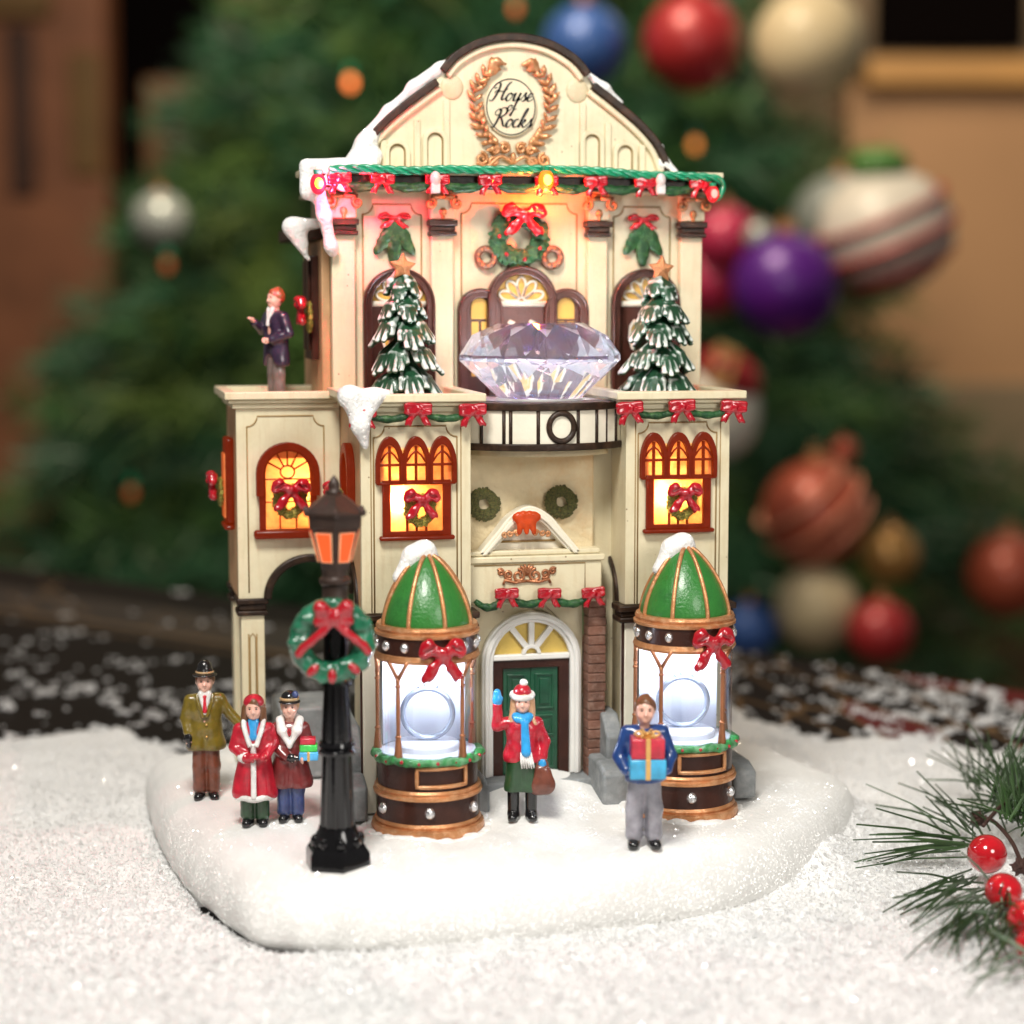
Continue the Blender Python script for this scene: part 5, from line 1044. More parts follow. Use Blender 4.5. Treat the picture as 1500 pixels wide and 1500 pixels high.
a.strip('hat_band', C_BAND, [(.128*math.cos(t), .136*math.sin(t), 1.915) for t in np.linspace(math.pi, 2*math.pi, 12)], .018)
# woman in the red fur trimmed coat
p = ground(374, 1206); p[2] = float(base_z(p[0], p[1]))-.01
a = Fig('woman in long red coat with white fur trim and red hood', p, -.16, [((-.21, 0, 1.47), (-.29, -.03, 1.20), (-.10, -.20, 1.07), (.9, -.3, .2)), ((.21, 0, 1.47), (.29, -.02, 1.25), (.20, -.17, 1.10), (-.3, -.9, .0))], .965, .105)
a.trousers(C_GSKIRT, r=.125, name='green_leggings'); a.shoes(None, .22, 'boot'); a.coat('coat', C_RED, .42, .10, 1.05); a.hair(C_HAIR, True, .035); a.glove(0, C_RED, 'mitten'); a.glove(1, C_RED, 'mitten')
a.part('hood', C_RED, lambda B: (B.ell((0, .035, 1.85), (.155, .155, .135), .02), B.ell((0, -.17, 1.74), (.125, .15, .145), .02, cut=True)))
a.part('jumper', C_SKYB, lambda B: (B.cap((0, -.03, 1.60), (0, -.13, 1.38), .085, .07, .03),))
for q in (-1, 1): a.strip('fur_collar', C_FUR, [(q*.05, .10, 1.63), (q*.135, -.02, 1.60), (q*.12, -.14, 1.48), (q*.04, -.195, 1.24)], .052, .7)
a.strip('fur_front', C_FUR, [(0, -.185, 1.28), (0, -.19, 1.0), (0, -.205, .70), (0, -.235, .46)], .042, .6)
a.strip('fur_hem', C_FUR, [((.27)*math.cos(t), .215*math.sin(t), .455+.012*math.sin(5*t)) for t in np.linspace(0, 2*math.pi, 25)], .046, .9)
a.strip('fur_cuff', C_FUR, [(-.175, -.13, 1.09), (-.115, -.185, 1.07)], .088, 1, 12)
# woman in the maroon coat
p = ground(427, 1203); p[2] = float(base_z(p[0], p[1]))-.01; p[1] += .05
a = Fig('woman in maroon coat with white shawl collar and black hat', p, -.16, [((-.21, 0, 1.45), (-.28, -.05, 1.22), (-.04, -.20, 1.04), (.95, -.2, -.05)), ((.21, 0, 1.45), (.30, -.04, 1.20), (.20, -.20, 1.02), (-.2, -1, .0))], .945)
a.trousers(C_NAVY, r=.125); a.shoes(); a.coat('coat', C_MAROON, .52, .10, 1.08); a.hair(C_BLOND); a.glove(0, C_BLACK)
a.part('shawl_collar', C_FUR, lambda B: ([B.cap((q*.15, -.02, 1.58), (q*.11, -.14, 1.44), .065, .075, .04) for q in (-1, 1)], [B.cap((q*.11, -.14, 1.44), (0, -.18, 1.20), .07, .03, .04) for q in (-1, 1)], B.cap((-.1, .08, 1.58), (.1, .08, 1.58), .07, .07, .03)))
a.strip('brooch', C_TIE, [(.0, -.235, 1.49), (.025, -.24, 1.44), (.0, -.235, 1.38), (-.022, -.24, 1.44), (.0, -.235, 1.49)], .009, 1, 6)
a.part('hat', C_BLACK, lambda B: (B.ell((0, .0, 1.92), (.13, .14, .11), .02), B.ell((0, -.02, 1.86), (.17, .185, .03), .02)))
a.strip('hat_band', C_BAND, [(.137*math.cos(t), .147*math.sin(t), 1.905) for t in np.linspace(math.pi, 2*math.pi, 12)], .024); a.bit('hat_flower', C_NAVY, (.09, -.09, 1.98), (.05, .045, .06))
def gift(label, loc, half, mat, rz=0.0, group='wrapped gifts', bow=False, rib=True):
    t = root('gift_box', label, 'gift', loc, group, rz); hx, hy, hz = half
    MB().box(-hx, hx, -hy, hy, -hz, hz).build('box', [mat], t, local=True, bevel=.016)
    if rib:
        e = .006; MB().box(-hx*.14, hx*.14, -hy-e, hy+e, -hz-e, hz+e).build('ribbon', [C_GOLDR], t, local=True, bevel=.004)
    if bow:
        m = MB()
        for k in range(6):
            an = k*math.pi/3; d = V(math.cos(an), math.sin(an), 0); m.tube(catmull([(0, 0, hz+.01), d*.10+V(0, 0, hz+.075), d*.17+V(0, 0, hz+.05), d*.13+V(0, 0, hz+.015), (0, 0, hz+.01)], 5), .016, 6)
        m.ell((0, 0, hz+.04), (.04, .04, .035), nu=8, nv=6).build('ribbon_bow', [C_GOLDR], t, local=True, angle=180)
    return t
gx, gy, gz = p[0]+.24, p[1]-.23, p[2]+1.02
gift('small light blue gift box, lowest of the stack beside the lamp post', (gx, gy, gz-.01), (.135, .10, .062), C_LTBLUE, -.16)
gift('small bright green gift box, middle of the stack beside the lamp post', (gx, gy, gz+.105), (.125, .095, .052), C_LIME, -.16, rib=False)
gift('small red gift box, topmost of the stack beside the lamp post', (gx-.01, gy, gz+.205), (.110, .09, .048), C_CRIMSON, -.16, rib=False)
# waving girl
p = ground(765, 1203); p[2] = float(base_z(p[0], p[1]))-.01
a = Fig('girl in red coat and striped white hat waving a blue mitten'.replace('striped white', 'white brimmed red'), p, -.20, [((-.21, 0, 1.45), (-.37, -.03, 1.42), (-.36, -.05, 1.74), (-.05, 0, 1)), ((.21, 0, 1.45), (.33, .0, 1.18), (.30, -.06, .94), (-.1, -.2, -1))], .98, .13)
a.shoes(None, .42, 'boot')
a.part('skirt', C_GSKIRT, lambda B: ([B.cap((q*.07, 0, 1.0), (q*.10, 0, .50), .15, .17, .06) for q in (-1, 1)], B.box((0, 0, .28), (.5, .5, .16), .01, .01, cut=True), B.noise(.007, 12, 2)))
a.coat('coat', C_RED, .86, .05, 1.0); a.glove(0, C_SKYB, 'mitten', .068); a.glove(1, C_SKYB, 'mitten', .064); a.hair(C_BLOND, True, .02)
a.part('hat', C_RED, lambda B: (B.ell((0, .02, 1.90), (.135, .14, .13), .02), B.box((0, 0, 1.78), (.3, .3, .07), .01, .01, cut=True)))
a.strip('hat_brim', C_FUR, [(.145*math.cos(t), .015+.155*math.sin(t), 1.865+.02*math.sin(t)) for t in np.linspace(0, 2*math.pi, 22)], .046, 1); a.bit('pompom', C_FUR, (.02, .0, 2.05), (.062, .06, .055))
a.part('scarf', C_SKYB, lambda B: (B.cap((-.10, -.06, 1.56), (.10, -.06, 1.56), .065, .065, .04), B.cap((-.07, -.12, 1.53), (.07, -.12, 1.52), .055, .055, .04), B.cap((.03, -.165, 1.50), (.05, -.205, 1.06), .055, .075, .03)))
m = MB()
for k in range(6): m.tube([(-.02+.027*k, -.215, 1.06), (-.02+.027*k+.006*k, -.235, .92), (-.01+.027*k+.008*k, -.225, .82+.01*(k % 2))], [.016, .017, .010], 6)
m.build('scarf_fringe', [C_FUR], a.t, local=True, angle=180)
gp = p+np.array(Matrix.Rotation(-.20, 3, 'Z')@Vector((.285, -.10, .66)))*.98
t = root('handbag', 'brown leather handbag hanging from the waving girl\'s mitten', 'bag', gp, None, -.2)
B = Blob((-.3, -.2, -.35), (.3, .2, .3), .02); B.cap((-.05, 0, -.10), (.05, 0, -.10), .15, .15, .06).cap((-.02, 0, .06), (.02, 0, .06), .12, .12, .08); B.noise(.006, 12, 2); put('pouch', B.mesh('pouch', [C_BAG]), t, (0, 0, 0), (1, .62, 1.05), local=True)
MB().tube(catmull([(-.09, 0, .12), (-.05, 0, .24), (.05, 0, .25), (.09, 0, .12)], 6), .02, 7).build('handle', [C_BAG], t, local=True, angle=180)
# man with gifts
p = ground(943, 1236); p[2] = float(base_z(p[0], p[1]))-.01
a = Fig('man in blue sweater and grey trousers carrying two gift boxes', p, -.19, [((-.22, 0, 1.49), (-.33, -.04, 1.20), (-.24, -.22, 1.04), (.75, -.5, .05)), ((.22, 0, 1.49), (.33, -.04, 1.20), (.24, -.22, 1.04), (-.75, -.5, .05))], 1.09, .125)
a.trousers(C_GREY, r=.125); a.shoes(); a.coat('sweater', C_BLUE, .84, .02, 1.02); a.hair(C_HAIR, False, -.03)
R3 = np.array(Matrix.Rotation(-.19, 3, 'Z'))
gift('sky blue gift box with gold ribbon, lower of the two the man carries', p+R3@V(0, -.33, 1.12)*1.09, (.245, .17, .135), C_GIFTBLUE, -.19)
gift('red gift box with gold bow, on top of the blue one the man carries', p+R3@V(0.0, -.33, 1.375)*1.09, (.225, .155, .14), C_CRIMSON, -.19, bow=True)
# man on the wing roof
p = W(406, 600, 3.0); p[2] = 5.86
MB().box(-3.7, -2.3, 2.34, 4.0, 5.80, 5.858).build('roof_floor', [CREAM], BLD)
a = Fig('man in dark plum tailcoat standing on the roof of the wing', p, -1.05, [((-.22, 0, 1.47), (-.30, -.08, 1.24), (-.18, -.32, 1.38), (.2, -.7, .6)), ((.22, 0, 1.47), (.34, .02, 1.20), (.14, -.20, 1.08), (-.8, -.5, .0))], .93, .08)
a.trousers(C_GREYBROWN); a.shoes(); a.hair(C_GINGER, False, .0)
a.coat('tailcoat', C_PLUM, .62, .03, 1.05, cut=lambda B: B.cap((0, -.24, .84), (0, -.20, .5), .10, .26, .02, cut=True))
a.part('shirt', C_SHIRT, lambda B: (B.cap((-.05, -.10, 1.60), (0, -.165, 1.34), .045, .03, .03), B.cap((.05, -.10, 1.60), (0, -.165, 1.34), .045, .03, .03)), .014)
# ------------------------------------------------------------------ table, loose snow
TZ = -1.0
def np_mesh(name, v, f, mats, smooth=True):
    me = bpy.data.meshes.new(name); v = np.asarray(v, np.float32); f = np.asarray(f, np.int32); n, k = f.shape
    me.vertices.add(len(v)); me.vertices.foreach_set('co', v.ravel()); me.loops.add(n*k); me.loops.foreach_set('vertex_index', f.ravel())
    me.polygons.add(n); me.polygons.foreach_set('loop_start', np.arange(0, n*k, k, dtype=np.int32)); me.polygons.foreach_set('loop_total', np.full(n, k, np.int32))
    me.polygons.foreach_set('use_smooth', np.full(n, smooth)); me.update(calc_edges=True); me.validate()
    for m in mats: me.materials.append(m)
    return me
TB = M('table_lacquer', (.006, .004, .0035), .55, var=.3, bump=.08, **{'Specular IOR Level': .12})
_nt = TB.node_tree; _N = _nt.nodes; _L = _nt.links; _b = _N['Principled BSDF']; _tc = _N.new('ShaderNodeTexCoord')
_mp = _N.new('ShaderNodeMapping'); _mp.inputs['Scale'].default_value = (.55, .16, 1); _mp.inputs['Rotation'].default_value = (0, 0, .35); _L.new(_tc.outputs['Object'], _mp.inputs['Vector'])
_v = _N.new('ShaderNodeTexVoronoi'); _v.feature = 'DISTANCE_TO_EDGE'; _v.inputs['Scale'].default_value = 1.6; _L.new(_mp.outputs[0], _v.inputs['Vector'])
_r = _N.new('ShaderNodeValToRGB'); _r.color_ramp.elements[0].position = .0; _r.color_ramp.elements[0].color = (1, 1, 1, 1); _r.color_ramp.elements[1].position = .055; _r.color_ramp.elements[1].color = (0, 0, 0, 1); _L.new(_v.outputs['Distance'], _r.inputs['Fac'])
_sx = _N.new('ShaderNodeSeparateXYZ'); _L.new(_tc.outputs['Object'], _sx.inputs[0]); _g = _N.new('ShaderNodeMath'); _g.operation = 'GREATER_THAN'; _g.inputs[1].default_value = 3.2; _L.new(_sx.outputs['X'], _g.inputs[0])
_m = _N.new('ShaderNodeMath'); _m.operation = 'MULTIPLY'; _L.new(_r.outputs[0], _m.inputs[0]); _L.new(_g.outputs[0], _m.inputs[1])
_v2 = _N.new('ShaderNodeTexVoronoi'); _v2.inputs['Scale'].default_value = 1.6; _L.new(_mp.outputs[0], _v2.inputs['Vector']); _sp = _N.new('ShaderNodeSeparateColor'); _L.new(_v2.outputs['Color'], _sp.inputs[0])
_lt = _N.new('ShaderNodeMath'); _lt.operation = 'LESS_THAN'; _lt.inputs[1].default_value = .25; _L.new(_sp.outputs[0], _lt.inputs[0]); _m2 = _N.new('ShaderNodeMath'); _m2.operation = 'MULTIPLY'; _L.new(_lt.outputs[0], _m2.inputs[0]); _L.new(_g.outputs[0], _m2.inputs[1])
_x1 = _N.new('ShaderNodeMix'); _x1.data_type = 'RGBA'; _src = _b.inputs['Base Color'].links[0].from_socket; _L.new(_m2.outputs[0], _x1.inputs[0]); _L.new(_src, _x1.inputs[6]); _x1.inputs[7].default_value = (.11, .012, .012, 1)
_x2 = _N.new('ShaderNodeMix'); _x2.data_type = 'RGBA'; _L.new(_m.outputs[0], _x2.inputs[0]); _L.new(_x1.outputs[2], _x2.inputs[6]); _x2.inputs[7].default_value = (.20, .115, .05, 1); _L.new(_x2.outputs[2], _b.inputs['Base Color'])
e = [G(-250, 770, TZ), G(0, 828, TZ), G(560, 905, TZ), G(1060, 948, TZ), G(1500, 1012, TZ), G(1750, 1050, TZ)]
poly = [(-13, -16), (14, -16)]+[(q[0], q[1]) for q in e[::-1]]
TBL = MB().prism(poly, TZ-.6, TZ, axis='z').build('table', [TB], bevel=.06); tag(TBL, 'dark lacquered table with gold lines under the loose white snow', 'table')
INL = M('inlay_gold', (.13, .075, .03), .5, var=.4, bump=.1); INL2 = M('inlay_brown', (.015, .009, .006), .5, var=.3, bump=.1)
def strip_on(name, pts, w, mat, dz):
    m = MB(); p = np.array([G(x, y, TZ)[:2] for x, y in pts]); d = np.gradient(p, axis=0); d /= np.linalg.norm(d, axis=1)[:, None]; nr = np.stack([-d[:, 1], d[:, 0]], 1)
    m.prism([tuple(q) for q in np.concatenate([p+nr*w/2, (p-nr*w/2)[::-1]])], TZ+.001, TZ+dz, axis='z'); return m.build(name, [mat], TBL)
strip_on('inlay_band', [(-100, 862), (200, 905), (480, 945)], 3.2, INL2, .004); strip_on('inlay_line', [(-100, 878), (200, 920), (500, 972)], .22, INL, .010); strip_on('inlay_line', [(-100, 890), (200, 934), (500, 984)], .09, INL, .010)
m = MB()
for k in range(9):
    x = 205+k*17; p, q = G(x, 935-k*.5-20+k*4.3, TZ), G(x+38, 893+k*4.0, TZ); d = (q-p)[:2]; d = d/np.linalg.norm(d); nr = np.array([-d[1], d[0]])*.022
    m.prism([tuple(p[:2]+nr), tuple(q[:2]+nr), tuple(q[:2]-nr), tuple(p[:2]-nr)], TZ+.002, TZ+.012, axis='z')
for a, b in (((15, 870), (55, 905)), ((60, 850), (130, 900)), ((40, 890), (90, 850)), ((110, 905), (60, 862))):
    p, q = G(*a, TZ), G(*b, TZ); d = (q-p)[:2]; d = d/np.linalg.norm(d); nr = np.array([-d[1], d[0]])*.03; m.prism([tuple(p[:2]+nr), tuple(q[:2]+nr), tuple(q[:2]-nr), tuple(p[:2]-nr)], TZ+.002, TZ+.011, axis='z')
m.build('inlay_hatching', [INL], TBL)
# snow sheet: a ragged heap that thins out towards the back
rr = np.random.default_rng(21)
def fbm(x, y, seed=0, oct=5, f=.5):
    r = np.random.default_rng(seed); s = 0; a = 1
    for o in range(oct):
        for _ in range(3):
            t = r.uniform(0, 6.28); s = s+a*np.sin((math.cos(t)*x+math.sin(t)*y)*f*6.28+r.uniform(0, 6.28)); 
        a *= .55; f *= 1.9
    return s/3
edge = np.array([(-200, 1078), (0, 1092), (90, 1078), (180, 1068), (235, 1090), (300, 1110), (420, 1090), (700, 1080), (1000, 1010), (1085, 1052), (1180, 1085), (1260, 1078), (1340, 1090), (1420, 1100), (1500, 1098), (1700, 1098)], float)
gx = np.linspace(-11.5, 13, 300); gy = np.concatenate([np.linspace(-15, -6, 60), np.linspace(-5.9, 12, 230)]); X, Y = np.meshgrid(gx, gy)
pts = np.stack([X, Y, np.full_like(X, TZ)], -1)-CP; zc = pts@CF; PX = 750+FP*(pts@CR)/zc; PY = 750-FP*(pts@CU)/zc
ed = np.interp(PX, edge[:, 0], edge[:, 1]); dist = (PY-ed)/60.0; n1 = fbm(X, Y, 3, 5, .18); 
h = np.clip(dist+.25*n1, -.35, 1.2); h = np.where(h < 0, h*.3-.02, .075*(1-np.exp(-2.2*h)))
H = h+(h > .02)*(.022*fbm(X, Y, 5, 5, .5)+.05*np.clip(fbm(X, Y, 9, 3, .12), -.5, 1)*np.clip(dist, 0, 1))
H = np.where(h > .02, np.maximum(H, .012), H); _an = np.arctan2(bo[:, 1]-BCEN[1], bo[:, 0]-BCEN[0]); _ra = np.hypot(bo[:, 0]-BCEN[0], bo[:, 1]-BCEN[1]); _oi = np.argsort(_an)
_gap = np.hypot(X-BCEN[0], Y-BCEN[1])-np.interp(np.arctan2(Y-BCEN[1], X-BCEN[0]), _an[_oi], _ra[_oi], period=2*math.pi)
_w = np.clip((-.8-X)/1.2, 0, 1)*np.clip((1.0-Y)/2, 0, 1); _open = 1-_w*(1-np.clip((_gap+.05+.10*fbm(X, Y, 13, 3, .5))/.18, 0, 1))
H = np.where(H > 0, H*_open-(1-_open)*.03*(_open < .15), H); H = np.where(H > 0, H+.42*np.clip((X-3.2)/1.5, 0, 1)*np.exp(-np.clip(_gap, 0, 9)/.45)*(1+.3*fbm(X, Y, 17, 4, .6)), H); Z = TZ+H
ny, nx = X.shape; idx = np.arange(ny*nx).reshape(ny, nx); fq = np.stack([idx[:-1, :-1], idx[:-1, 1:], idx[1:, 1:], idx[1:, :-1]], -1).reshape(-1, 4)
keep = (H.ravel()[fq] > -.03).any(1); used = np.unique(fq[keep]); mp = np.full(ny*nx, -1); mp[used] = np.arange(len(used))
go = put('snow_ground', np_mesh('snow_ground', np.stack([X, Y, Z], -1).reshape(-1, 3)[used], mp[fq[keep]], [GROUND])); tag(go, 'loose white artificial snow spread over the table', kind='structure')
def flakes(name, P, size, seed, label, mat, curl=.25):
    r = np.random.default_rng(seed); n = len(P); q = r.normal(size=(n, 4)); q /= np.linalg.norm(q, axis=1)[:, None]; a, b, c, d = q.T
    R = np.stack([1-2*(c*c+d*d), 2*(b*c-a*d), 2*(b*d+a*c), 2*(b*c+a*d), 1-2*(b*b+d*d), 2*(c*d-a*b), 2*(b*d-a*c), 2*(c*d+a*b), 1-2*(b*b+c*c)], -1).reshape(n, 3, 3)
    sh = np.array([(-1, 0, 0), (-.3, -.62, .2), (.8, -.4, -.1), (1, .3, .25), (.1, .66, -.15)]); S = sh[None]*(1+r.normal(size=(n, 5, 3))*.25); S[:, :, 1] *= r.uniform(.35, 1, (n, 1)); S *= size[:, None, None]
    vv = np.einsum('nij,nkj->nki', R, S)+P[:, None]; ff = np.arange(n*5).reshape(n, 5)
    o = put(name, np_mesh(name, vv.reshape(-1, 3), ff, [mat], False)); return tag(o, label, kind='stuff')
n = 150000; fpx = rr.uniform(-60, 1560, n); fpy = 1060+rr.random(n)**.9*480
dd_ = CF[None]+CR[None]*((fpx-750)/FP)[:, None]-CU[None]*((fpy-750)/FP)[:, None]; tt_ = (TZ+.07-CP[2])/dd_[:, 2]; fx = CP[0]+dd_[:, 0]*tt_; fy = CP[1]+dd_[:, 1]*tt_
ix = np.clip(((fx-gx[0])/(gx[1]-gx[0])).astype(int), 0, nx-1); iy = np.clip(np.searchsorted(gy, fy), 0, ny-1); hz = H[iy, ix]; ok = (hz > .012) | ((hz > -.04) & (fx < -.8) & (fy < 1) & (rr.random(n) < .35)); hz = np.maximum(hz, 0)
# keep clear of the display base
ang = np.arctan2(bo[:, 1]-BCEN[1], bo[:, 0]-BCEN[0]); rad = np.hypot(bo[:, 0]-BCEN[0], bo[:, 1]-BCEN[1]); oi = np.argsort(ang); ra = np.interp(np.arctan2(fy-BCEN[1], fx-BCEN[0]), ang[oi], rad[oi], period=2*math.pi)
ok &= np.hypot(fx-BCEN[0], fy-BCEN[1]) > ra*.995
flakes('loose_flakes', np.stack([fx, fy, TZ+hz+rr.random(n)*.03], -1)[ok], (rr.gamma(2.5, .0075, n)+.006+(rr.random(n) < .09)*rr.uniform(.012, .045, n))[ok], 2, 'fine white snow flakes lying all over the snow', FLAKE)
# clumps scattered on the bare dark table
N_ = 3000; cx_ = rr.uniform(0, 1500, N_); u = rr.random(N_); cy_ = np.where(cx_ > 1000, 948+(cx_-1060)*.15+rr.beta(1.1, 1.1, N_)*(160-(cx_-1060)*.12), 850+rr.beta(2.0, 1.1, N_)*250)
dens = np.where(cx_ > 1000, .50, np.where(cy_ < 965, .22, .30)); keep = rr.random(N_) < dens*(.35+.65*(fbm(cx_/90, cy_/50, 4, 3, .25) > -.15)); clv = []; clf = []; ico = bmesh.new(); bmesh.ops.create_icosphere(ico, subdivisions=1, radius=1); iv = np.array([v.co[:] for v in ico.verts]); ifc = np.array([[v.index for v in f.verts] for f in ico.faces]); ico.free()
for x, y in zip(cx_[keep], cy_[keep]):
    if 350 < x < 1000 and y < 900: continue
    p = G(x, y, TZ); s = rr.gamma(3, .015)+.014
    for _ in range(int(rr.integers(2, 6))):
        k = len(clv)*len(iv); q = s*rr.uniform(.45, 1); vv = iv*(1+.35*rr.normal(size=iv.shape))*q*np.array([1, 1, .7])+p+np.append(rr.normal(size=2)*s*1.1, q*.5); clv.append(vv); clf.append(ifc+k)
tag(put('snow_clumps', np_mesh('snow_clumps', np.concatenate(clv), np.concatenate(clf), [FLAKE], False)), 'small white snow clumps scattered on the dark table top', kind='stuff')
# ------------------------------------------------------------------ pine sprig with berries at the right
SP = G(1478, 1250, -.55); t = root('pine_sprig', 'green pine sprig with glossy red berries lying on the snow at right', 'pine sprig', SP)
NEED = M('pine_needle', (.035, .075, .022), .4, var=.5, scale=1.5, bump=0); NEEDF = M('frosted_needle', (.16, .22, .15), .6, var=.4, scale=2, bump=0); TWIG = M('twig_brown', (.055, .022, .015), .7, bump=.5)
def needles(name, groups, mat, parent, seed):
    for gi, g_ in enumerate(groups): _needles(name, [g_], mat, parent, seed+gi)
def _needles(name, groups, mat, parent, seed):
    r = np.random.default_rng(seed); v = []; f = []
    for (bx, by, bz), (dx, dy), n, ln, spread, rise in groups:
        base = G(bx, by, bz); tip = G(bx+dx, by+dy, bz)-base; tip /= np.linalg.norm(tip)
        for _ in range(n):
            d = tip+r.normal(size=3)*spread+np.array([0, 0, rise]); d /= np.linalg.norm(d); l = ln*r.uniform(.6, 1.1); b0 = base+r.normal(size=3)*np.array([.16, .16, .08]); b0[2] = max(b0[2], TZ+.12)
            end = b0+d*l; end[2] = max(end[2], TZ+.14); mid = (b0+end)/2+np.array([0, 0, .03*l]); a = np.cross(d, (0, 0, 1.)); a /= np.linalg.norm(a)+1e-6; c = np.cross(a, d); w = r.uniform(.014, .022); k = len(v)
            for pt, q in ((b0, w), (mid, w), (end, w*.7)):
                for j in range(3): an = 2.094*j; v.append(pt+q*(a*math.cos(an)+c*math.sin(an)))
            for s in range(2):
                for j in range(3): f.append((k+s*3+j, k+s*3+(j+1) % 3, k+s*3+3+(j+1) % 3, k+s*3+3+j))
            f.append((k+6, k+7, k+8, k+8))
    v = np.array(v)-ORG[parent]; me = bpy.data.meshes.new(name); me.from_pydata(v.tolist(), [], [tuple(dict.fromkeys(q)) for q in f]); me.materials.append(mat); put(name, me, parent, local=True)
needles('needle_cluster', [((1430, 1215, -.45), (-150, -80), 16, 1.75, .16, .05), ((1440, 1150, -.3), (-80, -95), 14, 1.7, .2, .25), ((1420, 1235, -.6), (-150, 10), 20, 1.75, .13, .0), ((1420, 1290, -.6), (-130, 50), 16, 1.5, .2, .0), ((1430, 1330, -.62), (-90, 80), 18, 1.5, .22, .0), ((1480, 1140, -.2), (-30, -80), 40, 1.2, .4, .5), ((1490, 1180, -.2), (10, -80), 70, 1.0, .6, .5), ((1475, 1180, -.3), (-20, -60), 50, .8, .6, .5), ((1500, 1200, -.2), (10, -60), 60, .8, .7, .6), ((1470, 1330, -.6), (-40, 100), 16, 1.3, .3, .0), ((1490, 1370, -.6), (-30, 80), 14, 1.0, .35, .0)], NEED, t, 3)
needles('needle_cluster', [((1450, 1300, -.62), (-120, 60), 12, 1.7, .2, -.05), ((1475, 1330, -.62), (-60, 70), 26, .9, .4, .0), ((1490, 1160, -.35), (-20, -60), 20, 1.0, .5, .3), ((1500, 1400, -.6), (-60, 30), 12, .8, .4, .0)], NEEDF, t, 5)
MB().tube(catmull([G(1425, 1205, -.45), G(1450, 1200, -.40), G(1480, 1230, -.42), G(1500, 1270, -.45), G(1540, 1330, -.5)], 6), [.032]*25, 8).tube(catmull([G(1440, 1210, -.35), G(1462, 1185, -.2), G(1500, 1150, -.1), G(1540, 1110, 0)], 6), .03, 8).build('stem', [TWIG], t, angle=180)
BERRY = M('berry_red', (.50, .004, .012), .12, var=.25, scale=4, bump=.06, bscale=5, coat=1.0)
for px, py, z, r in ((1446, 1251, -.42, .285), (1470, 1306, -.46, .255), (1506, 1347, -.46, .27), (1512, 1385, -.62, .22)):
    p = G(px, py, z); MB().ell(p, (r, r, r*.98), nu=32, nv=20).build('berry', [BERRY], t, angle=180); 
def _bud(c_, r_):
    c0 = G(*c_, -.45); B = Blob(c0-.32, c0+.32, .018); q = np.random.default_rng(int(c_[0])); B.ell(c0, np.array(r_)*.7, .02)
    for _ in range(34):
        d = q.normal(size=3); d /= np.linalg.norm(d); B.cap(c0+d*np.array(r_)*.5, c0+d*np.array(r_)*1.05, .035, .012, .01)
    put('pine_cone_bud', B.mesh('pine_cone_bud', [TWIG]), t, (0, 0, 0))
for c_, r_ in (((1496, 1270), (.20, .15, .14)), ((1432, 1200), (.16, .14, .13))): _bud(c_, r_)

# ------------------------------------------------------------------ room behind, out of focus
FLZ = -26.0
tag(MB().box(-260, 320, -60, 330, FLZ-1, FLZ).build('floor', [M('floor_boards', (.05, .028, .015), .5, scale=.1)]), 'dark wooden floor of the room', kind='structure')
WALLM = M('room_wall_paint', (.36, .26, .16), .7, var=.08, scale=.05, bump=.05, bscale=1)
wc = Q(750, 400, 150)
fwd = np.array([_s, _c, 0]); rgt = np.array([_c, -_s, 0])
def slab(name, px0, px1, py0, py1, Z, thick, mat, label=None, cat=None, parent=None, bevel=.3, kind=None):
    """upright board facing the camera's heading, spanning the given picture area at depth Z"""
    k = Z/FP; x0, x1 = (px0-750)*k, (px1-750)*k; zc_ = CP[2]; o = np.array([CP[0], CP[1], 0])+fwd*Z
    zt, zb = zc_+(440-py0)*k, zc_+(440-py1)*k; v = []
    for t in (0, thick):
        for z in (zb, zt):
            for x in (x0, x1): q = o+rgt*x+fwd*t; v.append((q[0], q[1], z))
    m = MB().add(v, [(0, 1, 3, 2), (4, 6, 7, 5), (0, 4, 5, 1), (2, 3, 7, 6), (0, 2, 6, 4), (1, 5, 7, 3)]); ob = m.build(name, [mat], parent, bevel=bevel)
    if label: tag(ob, label, cat)
    if kind: tag(ob, kind=kind)
    return ob
slab('room_wall', -700, 2200, -600, 1150, 212, 2, WALLM, 'tan wall far behind the tree', None, None, .1, 'structure')
BLK = M('room_black', (.004, .003, .003), .8, bump=0, **{'Specular IOR Level': 0}); ORW = M('orange_wood', (.26, .10, .045), .5, var=.2, scale=.2, bump=.1, bscale=2); OLW = M('olive_wood', (.16, .085, .02), .5, var=.2, scale=.2, bump=.05); DKW = M('dark_wood', (.055, .018, .008), .5, var=.3, scale=.2, bump=.05); TANW = M('tan_wood', (.55, .30, .10), .45, var=.15, scale=.2, bump=.05); FRW = M('frame_wood', (.22, .10, .035), .45, bump=.05)
cab = slab('wood_cabinet', -120, 165, -60, 830, 190, 6, ORW, 'tall orange wood cabinet out of focus at far left', 'cabinet')
slab('door_gap', 22, 62, 48, 290, 189.2, .7, DKW, parent=cab); slab('side_post', 112, 160, 85, 260, 189.2, .7, OLW, parent=cab); slab('top_moulding', -100, 88, -40, 36, 188.6, 1.2, OLW, parent=cab)
dd = slab('dark_doorway', 165, 330, -80, 560, 200, 3, BLK, 'black open doorway beside the orange cabinet', 'doorway')
pf = slab('picture_frame', 218, 300, 122, 272, 188, 1.5, FRW, 'brown wooden picture frame half hidden by the tree', 'picture frame'); slab('picture', 246, 282, 150, 236, 187.2, .7, DKW, parent=pf)
mt = slab('mantel_shelf', 1262, 1640, 92, 132, 178, 12, TANW, 'long tan wooden mantel shelf at upper right', 'shelf')
ft = slab('fireplace_surround', 1235, 1640, 134, 640, 181, 8, M('peach_surround', (.50, .29, .15), .6, var=.08, scale=.06, bump=.05), 'peach coloured fireplace surround below the mantel shelf', 'fireplace')
